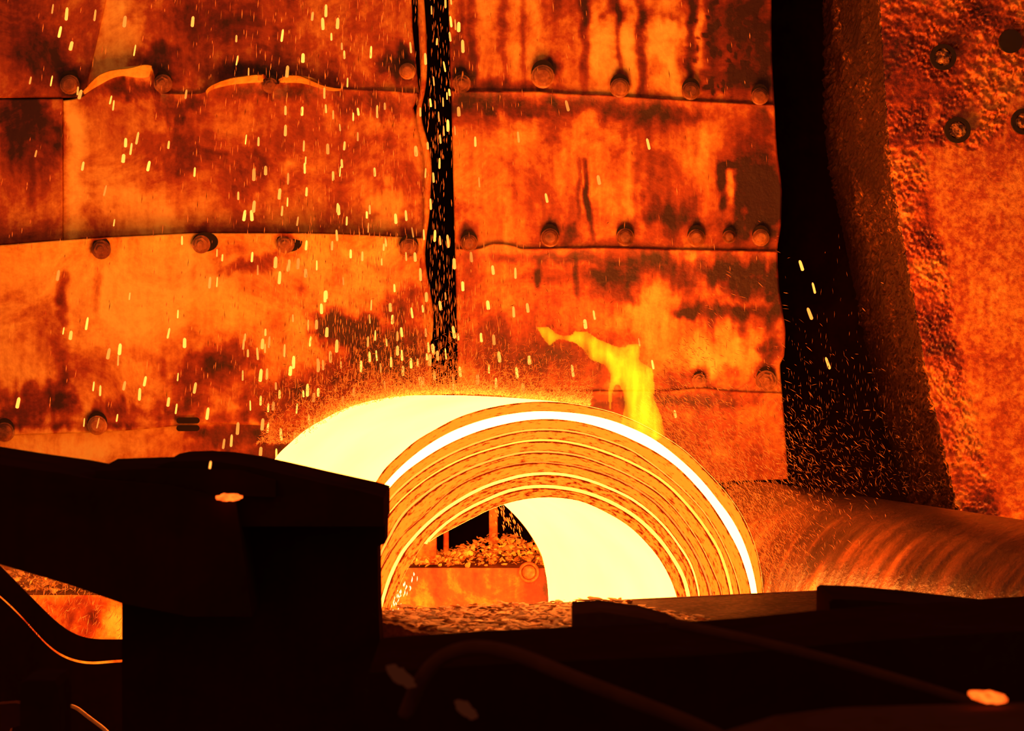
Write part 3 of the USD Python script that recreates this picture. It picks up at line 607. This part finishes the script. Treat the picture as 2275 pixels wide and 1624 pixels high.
# left apron
AP_Y = 15.9
ap = empty('apron_plate'); tag(ap, 'brightly lit splashed apron plate in the left opening under the arm', 'plate')
az = on_y([(100, 1322)], AP_Y)[0][2]; xa2, xb2 = on_y([(-260, 1300)], AP_Y)[0][0], on_y([(640, 1300)], AP_Y)[0][0]
gx, gz = np.meshgrid(np.linspace(xa2, xb2, 150), np.linspace(az - .9, az, 110))
pl = np.c_[gx.ravel(), np.full(gx.size, AP_Y), gz.ravel()]; pl[:, 1] -= .03 * (meshkit.fbm(pl * np.array([6, 1, 6]), 4, 8) - .5)
obj('face', (pl, grid_faces(150, 110)), M_plate, ap, smooth=True, prim={'stain_shade': np.full(len(pl), -.05) + 1.3 * (meshkit.fbm(pl * np.array([10, 1, 6]), 4, 9) - .5)})
b = trimesh.creation.box((xb2 - xa2, .8, .86)); b.apply_translation(((xa2 + xb2) / 2, AP_Y + .42, az - .44)); obj('body', b, M_bolt, ap, smooth=False)
heap = lumpy(xa2, xb2, AP_Y + .02, AP_Y + .5, lambda x, y, r: az + .01 + r.random() * .07, 1800, 6, (.004, .02), .3)
tag(obj('scale_heap', heap, M_debris, smooth=False), 'heap of dark scale on the apron plate in the left opening', 'scale', kind='stuff')
# curved guide and housing at the lower left, with a lit slit between them
cA = [(-120, 1140), (0, 1258), (60, 1318), (110, 1368), (150, 1400), (190, 1417), (230, 1421), (300, 1420), (420, 1416)]
cB = [(-120, 1240), (0, 1326), (50, 1374), (90, 1418), (125, 1449), (160, 1466), (200, 1473), (240, 1471), (300, 1467), (420, 1462)]
GY = 13.7
A_ = spline(cA, 80); B_ = spline(cB, 80)
out = np.vstack([A_, (B_ - np.array([0, 3.2]))[::-1]])
tag(obj('curved_guide', poly_extrude(on_y(out, GY), np.array([0, .014, 0])), M_black, smooth=30), 'dark curved guide plate bounding the left opening from below', 'guide plate')
out = np.vstack([B_ + np.array([0, 3.2]), [(420, 1800), (-120, 1800)]])
tag(obj('lower_housing', poly_extrude(on_y(out, GY), np.array([0, .014, 0])), M_black, smooth=30), 'black housing below the thin lit line at the lower left', 'housing')

# ------------------------------------------------------------------ deck in front of the coil
DA, DB = on_y([(800, 1363)], 13.0)[0], on_y([(1900, 1308)], 13.9)[0]
dz = (DA[2] + DB[2]) / 2; DA[2] = DB[2] = dz
dv = DB - DA; dn = np.array([dv[1], -dv[0], 0]) / np.linalg.norm(dv)          # towards the viewer
nu, nv = 300, 70
a, bq = np.meshgrid(np.linspace(-.02, 1.0, nu), np.linspace(0, 1.1, nv))
dp = DA + a[..., None] * dv + bq[..., None] * dn; dp = dp.reshape(-1, 3)
rough = np.clip((.62 - a.ravel()) / .3, .12, 1)
dp[:, 2] += rough * (.030 * (meshkit.fbm(dp * np.array([16, 10, 1]), 3, 21) - .5) + .022 * (meshkit.fbm(dp * np.array([40, 24, 1]), 2, 22) - .5))
deck = empty('deck_plate'); tag(deck, 'scale-covered deck plate between the coil and the dark foreground', 'deck')
obj('surface', (dp, grid_faces(nu, nv)), M_deck, deck, smooth=True, prim={'stain_shade': .05 + .42 * np.clip((a.ravel() - .30) / .25, 0, 1)})  # right part darkened in colour where less light falls
ed = np.array([DA - .02 * dv, DB])
edge = tube(np.linspace(ed[0], ed[1], 30) + np.array([0, 0, -.004]), .008, 8); obj('edge_bar', edge, M_bolt, deck)
obj('skirt', poly_extrude(np.array([DA - .02 * dv + (0, 0, -.02), DB + (0, 0, -.02), DB - (0, 0, .5), DA - .02 * dv - (0, 0, .5)]) + .03 * dn, dn * .08), M_bolt, deck, smooth=False)
def dz_at(x, y, r): return dz + .008 + r.random() * .012
rgd = np.random.default_rng(77); parts = []
ico = trimesh.creation.icosphere(1, 1.0)
for _ in range(1300):
    aa = rgd.uniform(0, .55) ** 1.2; bb = rgd.uniform(.03, .95); s = rgd.uniform(.004, .017)
    c = DA + aa * dv + bb * dn + np.array([0, 0, rgd.uniform(.0, .022)])
    v = ico.vertices * (1 + .5 * (rgd.random((len(ico.vertices), 1)) - .5)) * np.array([s * 2.3, s * .9, s * .18])
    R = trimesh.transformations.euler_matrix(*(rgd.normal(0, .17, 2)), rgd.uniform(0, 6.3))[:3, :3]
    parts.append(trimesh.Trimesh(v @ R.T + c, ico.faces, process=False))
tag(obj('scale_flakes', trimesh.util.concatenate(parts), M_debris, smooth=False), 'loose scale flakes strewn over the deck before the coil', 'scale', kind='stuff')

# ------------------------------------------------------------------ dark foreground machines
arm = empty('machine_boom'); tag(arm, 'black silhouetted machine arm and column covering the left of the coil', 'machine arm')
BY, DY = 12.5, np.array([0, -.75, 0])
def two_plane(far, near, y, depth):
    """An outline whose first points were read at its far face and the rest at its near face, drawn on the far plane."""
    a, b = on_y(far, y), on_y(near, y - depth); b[:, 1] = y
    return np.vstack([a, b])
obj('beam', poly_extrude(two_plane([(-160, 968), (0, 992), (100, 1008), (200, 1022), (262, 1034), (420, 1048), (560, 1080)],
                                   [(560, 1370), (420, 1370), (270, 1340), (150, 1298), (0, 1254), (-160, 1200)], BY, .75), DY), M_black, arm, smooth=25)
obj('cap_plate', poly_extrude(on_y([(262, 1019), (385, 1015), (560, 1018), (640, 1040), (640, 1075), (262, 1060)], BY - .02), DY * .9), M_black, arm, smooth=25)
pad = on_y([(384, 1017), (398, 1008), (420, 1003), (470, 1001), (520, 1004), (580, 1013), (640, 1026), (740, 1049), (835, 1070), (866, 1079), (866, 1140), (384, 1140)], BY - .05)
obj('pad', poly_extrude(pad, DY * .8), M_black, arm, smooth=25)
obj('column', poly_extrude(two_plane([(864, 1082), (862, 1192), (846, 1198), (848, 1330), (852, 1420), (862, 1520), (870, 1800)], [(271, 1800), (271, 1360), (271, 1150)], BY - .05, .3), DY * .4), M_black, arm, smooth=25)
cover = empty('machine_cover'); tag(cover, 'blurred black machine cover filling the lower right foreground', 'machine cover')
CYB = 10.9
top = [(800, 1417), (1060, 1402), (1270, 1392), (1500, 1383), (1650, 1372), (1815, 1356), (1990, 1343), (2150, 1334), (2400, 1320)]
tw = on_y(top, CYB); tw[0, 0] = on_y([(846, 1500)], CYB)[0][0]; tw = tw[np.r_[True, tw[1:, 0] > tw[0, 0] + .01]]
pts = np.vstack([tw, [(tw[-1][0], CYB, .02), (tw[0][0], CYB, .02)]])
obj('housing', poly_extrude(pts, np.array([0, -.9, 0])), M_cover_dark, cover, smooth=20)
def ridge(px, y, r, name, m_=None):
    P = on_y(spline(px, 60), np.linspace(y[0], y[1], 60)); obj(name, tube(P, r, 12), m_ or M_cover, cover, smooth=True)
ridge([(900, 1590), (925, 1530), (970, 1470), (1040, 1440), (1120, 1447), (1260, 1500), (1440, 1570), (1640, 1660)], (9.7, 9.2), .022, 'hose')
ridge([(1490, 1385), (1640, 1416), (1800, 1455), (1960, 1500), (2130, 1552), (2300, 1610)], (9.9, 9.3), .016, 'rib')
lp = on_y([(1560, 1640), (1720, 1590), (1860, 1572), (2050, 1566), (2400, 1558), (2400, 1900), (1560, 1900)], 9.0)
obj('step_plate', poly_extrude(lp, np.array([0, -.7, 0])), M_cover, cover, smooth=20)
bl = on_y([(1270, 1336), (1330, 1332), (1370, 1338), (1420, 1345), (1480, 1362), (1520, 1384)], 11.5)
bl = np.vstack([bl, [(bl[-1][0], 11.5, .01), (bl[0][0], 11.5, .01)]])
tag(obj('deck_block', poly_extrude(bl, np.array([0, -.4, 0])), M_cover, smooth=20), 'small dark sloping block standing before the glowing coil mouth', 'block')
wb = on_y([(1814, 1304), (1822, 1299), (1900, 1302), (2000, 1311), (2100, 1322), (2175, 1331), (2230, 1327), (2420, 1316), (2420, 1480), (1814, 1480)], 12.0)
tag(obj('wedge_block', poly_extrude(wb, np.array([0, -.5, 0])), M_black, smooth=20), 'black wedge block with raised left corner before the wet roll', 'block')
# lower left clutter
bx = on_y([(74, 1492), (90, 1486), (150, 1486), (158, 1500), (158, 1800), (74, 1800)], 11.0)
tag(obj('valve_block', poly_extrude(bx, np.array([0, -.3, 0])), M_black, smooth=20), 'dark upright block in the lower left corner', 'block')
br = on_y([(-40, 1562), (40, 1556), (68, 1560), (66, 1600), (30, 1612), (20, 1640), (-40, 1640)], 12.9)
tag(obj('bracket', poly_extrude(br, np.array([0, -.08, 0])), M_cover, smooth=20), 'dull reddish bracket at the bottom left corner behind the dark block', 'bracket')
cab = on_y(spline([(156, 1568), (168, 1572), (190, 1588), (214, 1606), (250, 1640)], 30), 13.3)
tag(obj('cable', tube(cab, .008, 8), M_debris, smooth=True), 'thin orange-lit cable sagging at the lower left', 'cable')

# ------------------------------------------------------------------ hot flakes lying about
def flake(px, py, y, w, h, label, m_, seed, tilt=0.0, depth=.05):
    c = on_y([(px, py)], y)[0]; rg = np.random.default_rng(seed)
    a = np.linspace(0, 2 * np.pi, 22, endpoint=False)
    r = np.abs(np.cos(a)) ** 1.6 * .5 + .5; pts = np.c_[w * np.cos(a) * (.85 + .3 * rg.random(22)), depth * np.sin(a) * r, h * 1.5 * np.sin(a) * np.abs(np.sin(a)) * (.7 + .6 * rg.random(22)) - w * np.cos(a) * tilt]
    V = np.vstack([pts + c + (0, 0, .004), pts + c - (0, 0, .004), c + (0, -.01, .008), c - (0, 0, .008)]); n = 22; Fa = []
    for i in range(n):
        j = (i + 1) % n; Fa += [(i, j, 2 * n), (n + j, n + i, 2 * n + 1), (i, n + i, j), (j, n + i, n + j)]
    mt = trimesh.Trimesh(V, Fa, process=False); mt.fix_normals()
    tag(obj('hot_flake', mt, m_, smooth=True), label, 'hot flake')
flake(508, 1105, 11.72, .045, .006, 'small glowing diamond-shaped flake on the black machine arm', M_flake, 1)
flake(2195, 1548, 8.9, .052, .006, 'glowing orange flake at the lower right corner of the dark cover', M_flake, 2, .12)
flake(890, 1502, 9.6, .042, .012, 'dull red flake beside the black column on the dark cover', M_flake_dull, 3, .6)
flake(1035, 1576, 9.4, .030, .010, 'dull red flake under the curved hose on the dark cover', M_flake_dull, 4, .6)

# ------------------------------------------------------------------ the flame on the coil
fz = np.array([(590,1190),(582,1080),(600,970),(560,905),(470,875),(425,805),(370,765),(260,740),(210,785),(160,725),(118,660),(200,655),(262,705),(350,712),(368,680),(450,688),(520,735),(600,768),(680,790),(720,768),(802,762),(785,870),(872,930),(888,1050),(880,1115),(930,1240),(950,1360),(890,1400),(760,1370),(660,1290),(690,1180),(686,1080),(645,1020),(615,1085),(606,1190)], float)
fz = np.c_[1150 + fz[:, 0] / 2.9, 500 + fz[:, 1] / 2.9]
from PIL import Image, ImageDraw
x0f, y0f = fz.min(0) - 8; SC = 2
Wf, Hf = (np.ceil((fz.max(0) - fz.min(0) + 16) * SC / 4)).astype(int)
im = Image.new('L', (int(Wf), int(Hf))); ImageDraw.Draw(im).polygon([tuple((p - (x0f, y0f)) * SC / 4) for p in fz], fill=255)
msk = gaussian_filter(np.asarray(im) / 255., 1.2) > .35
hgt = np.sqrt(distance_transform_edt(msk)) ; hgt = gaussian_filter(hgt, 1.2) * msk
FY = (O + (on_plane([(1420, 950)], O, AX)[0] - O))[1] - .03
pxm = 4 / SC * FY / F
yy, xx = np.nonzero(np.ones_like(msk))
Pc = on_y(np.c_[x0f + xx * 4 / SC, y0f + yy * 4 / SC], FY)
th = (hgt * .024).ravel()
ins = msk
quad = ins[:-1, :-1] & ins[1:, :-1] & ins[:-1, 1:] & ins[1:, 1:]
er = np.zeros_like(msk); er[:-1, :-1] |= quad; er[1:, :-1] |= quad; er[:-1, 1:] |= quad; er[1:, 1:] |= quad
cnt = np.zeros(msk.shape, int); cnt[:-1, :-1] += quad; cnt[1:, :-1] += quad; cnt[:-1, 1:] += quad; cnt[1:, 1:] += quad
bnd = (cnt < 4).ravel(); th = np.where(bnd, 0, th)
N = msk.size; idx = np.arange(N).reshape(msk.shape)
qy, qx = np.nonzero(quad)
A0, B0, C0, D0 = idx[qy, qx], idx[qy, qx + 1], idx[qy + 1, qx + 1], idx[qy + 1, qx]
back = np.where(bnd, np.arange(N), np.arange(N) + N)
Ff = np.vstack([np.c_[A0, D0, C0], np.c_[A0, C0, B0], np.c_[back[A0], back[B0], back[C0]], np.c_[back[A0], back[C0], back[D0]]])
Vf = np.vstack([Pc - np.c_[0 * th, th, 0 * th], Pc + np.c_[0 * th, th, 0 * th]])
mt = trimesh.Trimesh(Vf, Ff, process=False); mt.remove_unreferenced_vertices()
M_flame = mat('flame_gas', {'g': ('geometry', {}), 'mp': ('mapping', {'scale': (13, 13, 3.0)}), 'n': ('noise_texture', {'scale': 1.6, 'detail': 3, 'roughness': .5, 'distortion': .8}),
      'r': ('map_range', {'from_min': .36, 'from_max': .66, 'to_min': .8, 'to_max': 17.0, 'clamp': True}), 'v': ('principled_volume', {'density': 0.0, 'emission_color': (1.0, .44, .004)})},
      [('g.position', 'mp.vector'), ('mp.vector', 'n.vector'), ('n.fac', 'r.value'), ('r.result', 'v.emission_strength')], surface=None, volume='v.volume')
tag(obj('flame', mt, M_flame, smooth=True), 'yellow flame licking up from the top right of the coil', 'flame')

# ------------------------------------------------------------------ sparks and self-glowing water drops: 300 large ones, each a thing; the fine spray as stuff
drop = trimesh.creation.revolve([(0, -1), (.7, -.93), (1, -.78), (1, 0), (.9, .7), (.5, .94), (0, 1)], sections=7)
proto = '/World/Looks/spark_shape'
UsdGeom.Scope.Define(stage, '/World/Looks/shapes')
named = """148,31 211,34 158,102 133,71 305,307 291,331 279,317 274,352 184,369 330,369 634,290 671,247 728,331 621,431 681,426 740,391 724,24 717,53 750,52 694,36 627,79 673,129 638,159 428,48 277,48 178,210 564,388 590,379 640,397 559,479 543,479 752,466 564,459
824,116 1019,248 1028,103 1019,60 838,248 765,324 924,336 879,486 902,479 750,462 995,279 966,524 995,536 945,131 129,612 193,719 157,745 241,786 266,776 322,847 310,876 276,857 40,895 410,762 374,893 433,862 461,919 560,571 612,583 641,590 679,607 662,586 621,617 466,628 714,686 724,655 703,721 726,738 583,764 598,760 572,786 632,779 652,805 748,769 734,793 593,831 579,834 645,824 707,814 579,890 607,902 621,876 683,867 697,883 707,872 583,943 595,950 624,965 655,972 528,952 497,986 514,979 579,1003 614,1010
779,564 922,571 1009,586 934,610 947,660 978,679 1028,636 1095,600 1047,571 1145,607 867,683 872,710 892,738 1008,738 1084,678 1141,693 1172,684 883,779 962,776 1069,750 1097,755 821,793 802,814 913,807 895,824 955,800 972,790 1022,826 1007,841 1061,843 934,848 941,848 1109,793 1176,800 1272,824 1148,828 786,872 762,890 707,810 722,659 965,834 1102,852 1162,862
1799,697 1808,640 1839,807 1780,590 1440,320 1330,400 1214,440 1260,235 1300,720 1320,700 1420,760 1450,810 1500,920 467,1033"""
pts = [tuple(map(float, s.split(','))) for s in named.split()]
rg = np.random.default_rng(99)
while len(pts) < 300:
    z = rg.random()
    if z < .22: x, y = rg.normal(975, 24), rg.uniform(-5, 860)
    elif z < .76: x, y = rg.normal(740, 170), rg.uniform(0, 960)
    elif z < .86: x, y = rg.normal(880, 130), rg.uniform(640, 870)
    else: x, y = rg.uniform(60, 620), rg.uniform(0, 940)
    if 5 < x < 1180 and all(abs(x - a) + abs(y - b) * .5 > 9 for a, b in pts) and not (x < 640 and y > 985): pts.append((x, y))
def zone(x, y):
    """Where a drop hangs, told by what stands behind it."""
    if (x, y) == (467, 1033): return 'in front of the black machine boom'
    if x > 1700: return 'in the wide dark gap beside the crusted frame'
    if x > 1015:
        r = 'top' if y < 215 else 'second' if y < 555 else 'third'
        return f"before the {r} row of the right plates{', near the narrow gap' if x < 1110 else ', over the coil' if x < 1250 else ', towards their right edge'}"
    if x > 935 and y < 770: return f"in the narrow dark gap, {'beside the top plates' if y < 215 else 'beside the second row of plates' if y < 530 else 'just above the coil'}"
    c = 'towards their left end' if x < 330 else 'in their middle' if x < 640 else 'beside the narrow gap'
    if y < 215: return f'before the top left plates {c}'
    if y < 520: return f'before the second row of left plates {c}'
    if y < 740: return f'before the yellow-lit left plate, upper half {c}'.replace('their', 'its')
    if y < 940 or x < 480: return f'before the yellow-lit left plate, lower half {c}'.replace('their', 'its')
    return 'low over the left shoulder of the coil'
first = None
for k, (x, y) in enumerate(pts):
    big = k < 150
    dep = rg.uniform(15.6, 17.0) if (x, y) != (467, 1033) else 11.6
    c = on_y([(x, y)], dep)[0]
    wpx = rg.uniform(2.4, 4.2) if big else rg.uniform(1.5, 2.8)
    hpx = rg.uniform(10, 15) if big else rg.uniform(8, 13)
    s = dep / F
    lean = math.degrees(math.atan((x - 760) / -5200)) * -1 + rg.normal(0, 2.0)
    path = f"/World/{numbered('/World', 'falling_spark')}"
    xf = UsdGeom.Xform.Define(stage, path)
    xf.AddTranslateOp().Set(Gf.Vec3d(*map(float, c))); xf.AddRotateYOp().Set(float(-lean * 1.5)); xf.AddScaleOp().Set(Gf.Vec3f(wpx * s, wpx * s, hpx * s))
    if first is None:
        first = path
        usdkit.mesh(stage, path + '/glowing_drop', drop, M_drop, smooth=True)
    else:
        xf.GetPrim().GetReferences().AddInternalReference(first); xf.GetPrim().SetInstanceable(True)
    size = 'broad bright' if wpx > 3.3 else 'bright' if wpx > 2.3 else 'thin'
    tag(path, f'{size} spark {zone(x, y)}', 'spark', f'{size} sparks {zone(x, y)}')

def slivers(px, dep, ang, lpx, wpx, glow):
    """Thin three-sided glowing slivers: pixel of the view they fall in, depth, lean, length and width."""
    c = on_y(px, dep); s = np.asarray(dep) / F; n = len(c)
    d = np.c_[np.sin(ang), 0 * ang, np.cos(ang)]; e = np.c_[np.cos(ang), 0 * ang, -np.sin(ang)]
    L = (lpx * s * .5)[:, None]; W = (wpx * s * .5)[:, None]
    yv = np.array([0, 1.0, 0])
    V = np.stack([c + d * L, c - d * L, c + e * W, c - e * W * .5 + yv * W, c - e * W * .5 - yv * W], 1).reshape(-1, 3)
    f = np.array([(0, 2, 3), (0, 3, 4), (0, 4, 2), (1, 3, 2), (1, 4, 3), (1, 2, 4)])
    Fa = (f[None] + 5 * np.arange(n)[:, None, None]).reshape(-1, 3)
    return (V, Fa), {'glow': np.repeat(glow, 5)}
rg = np.random.default_rng(123)
# fine glowing drops raining in front of the wall
n = 4200
zc = rg.random(n)
x = np.where(zc < .1, rg.normal(972, 26, n), np.where(zc < .8, rg.normal(800, 190, n), rg.uniform(0, 1720, n)))
y = np.where(rg.random(n) < .45, 900 - np.abs(rg.normal(0, 170, n)), rg.uniform(-20, 900, n))
x = np.where((y > 620) & (rg.random(n) < .5), rg.normal(900, 150, n), x)
ok = (x > -20) & (x < 1740); x, y = x[ok], y[ok]; n = len(x)
m_, pv = slivers(np.c_[x, y], rg.uniform(15.8, 17.2, n), rg.normal(.02, .05, n) - (x - 800) / 9000, rg.uniform(8, 24, n), rg.uniform(1.0, 2.6, n), rg.uniform(.3, 1.9, n) ** 1.4)
tag(obj('spark_rain', m_, M_spray, smooth=False, prim=pv), 'fine rain of thin glowing drops before the glowing plates', 'sparks', kind='stuff')
# splash above the coil, its inner part a painted glow haze
def along(curve, n, off):
    P = spline(curve, 400); i = rg.integers(0, 400, n); T = np.gradient(P, axis=0); T /= np.linalg.norm(T, axis=1)[:, None]
    N = np.c_[T[:, 1], -T[:, 0]]; return P[i] + N[i] * off[:, None], np.arctan2(N[i][:, 0], -N[i][:, 1])
n = 15000
off = np.where(rg.random(n) < .45, rg.exponential(9, n), rg.exponential(42, n)) + .5
P, an = along([(560, 1005), (633, 1010), (700, 957), (769, 912), (838, 893), (907, 879), (993, 875), (1097, 877), (1176, 886), (1254, 892), (1310, 900)], n, off)
ok = P[:, 1] < 985 + 0 * P[:, 0]; P, an, off = P[ok], an[ok], off[ok]; n = len(P)
m_, pv = slivers(P, rg.uniform(15.0, 16.2, n), an + rg.normal(0, 1.0, n) + .4, rg.uniform(4, 15, n), rg.uniform(.8, 1.8, n), rg.uniform(.5, 4.0, n) * np.exp(-off / 110) * (1 + 2.2 * np.exp(-off / 11)))  # glow raised near the edge to imitate bloom and steam
tag(obj('spark_splash', m_, M_spray, smooth=False, prim=pv), 'dense fine glowing splash and painted glow haze over the top of the coil', 'sparks', kind='stuff')
# spray off the right flank of the coil
n = 6500
off = np.abs(rg.exponential(75, n)) + 2
P, an = along([(1400, 925), (1450, 955), (1528, 1006), (1566, 1043), (1605, 1084), (1635, 1123), (1659, 1164), (1680, 1215), (1692, 1259), (1700, 1315)], n, off)
ok = (P[:, 1] < 1312) & (P[:, 0] < 2000); P, an, off = P[ok], an[ok], off[ok]; n = len(P)
m_, pv = slivers(P, rg.uniform(14.6, 15.6, n), -.75 + rg.normal(0, .35, n) + .3 * (P[:, 1] - 1000) / 300, rg.uniform(5, 18, n), rg.uniform(.8, 2.0, n), rg.uniform(.25, 2.2, n))
tag(obj('spark_spray', m_, M_spray, smooth=False, prim=pv), 'fine slanting glowing spray flying off the right side of the coil', 'sparks', kind='stuff')
n = 420
x, y = rg.uniform(20, 270, n), rg.uniform(1275, 1420, n)
m_, pv = slivers(np.c_[x, y], rg.uniform(15.0, 15.7, n), rg.normal(.45, .5, n), rg.uniform(6, 24, n), rg.uniform(.8, 2.2, n), rg.uniform(.4, 2.6, n))
tag(obj('apron_sparks', m_, M_spray, smooth=False, prim=pv), 'fine sparks bouncing over the apron plate in the left opening', 'sparks', kind='stuff')
n = 1200
x, y = rg.uniform(1735, 2110, n), 1100 - np.abs(rg.normal(0, 190, n))
ok = x < 1735 + 370 * np.clip((y - 200) / 900, .12, 1); x, y = x[ok], y[ok]; n = len(x)
m_, pv = slivers(np.c_[x, y], rg.uniform(15.3, 15.8, n), np.where(y > 930, rg.normal(-.6, .7, n), rg.normal(-.05, .1, n)), rg.uniform(4, 16, n), rg.uniform(.8, 2.0, n), rg.uniform(.05, .55, n))
tag(obj('gap_sparks', m_, M_spray, smooth=False, prim=pv), 'dim fine glowing drops drifting in the wide dark gap at right', 'sparks', kind='stuff')
# white sparks inside the coil opening: a jet at its foot and a burst at its right
n = 46
t = rg.random(n); x = 915 - 55 * t + rg.normal(0, 9, n); y = 1278 + 82 * t + rg.normal(0, 6, n)
m_, pv = slivers(np.c_[x, y], rg.uniform(14.3, 14.8, n), rg.normal(.12, .15, n), rg.uniform(6, 13, n), rg.uniform(2, 4.6, n), np.ones(n))
tag(obj('spark_jet', m_, M_spark_hot, smooth=False), 'jet of white sparks at the lower left of the coil opening', 'sparks', kind='stuff')
n = 70
t = rg.random(n); x = 1105 + 60 * t + rg.normal(0, 9, n); y = 1133 + 70 * t ** 1.5 + rg.normal(0, 9, n)
ok = x < 1128 + (y - 1122) * .62; x, y = x[ok], y[ok]; n = len(x)
m_, pv = slivers(np.c_[x, y], rg.uniform(15.9, 16.2, n), rg.normal(-.35, .2, n), rg.uniform(6, 14, n), rg.uniform(2, 4, n), rg.uniform(1.5, 5, n))
tag(obj('spark_burst', m_, M_spray, smooth=False, prim=pv), 'burst of yellow sparks beside the hot inner wall of the coil', 'sparks', kind='stuff')
if TAILS:
    tail(0.0, 3.2, 'strip_tail'); tag('/World/steel_coil/strip_tail', 'loose tail of the strip running off level below the roll')
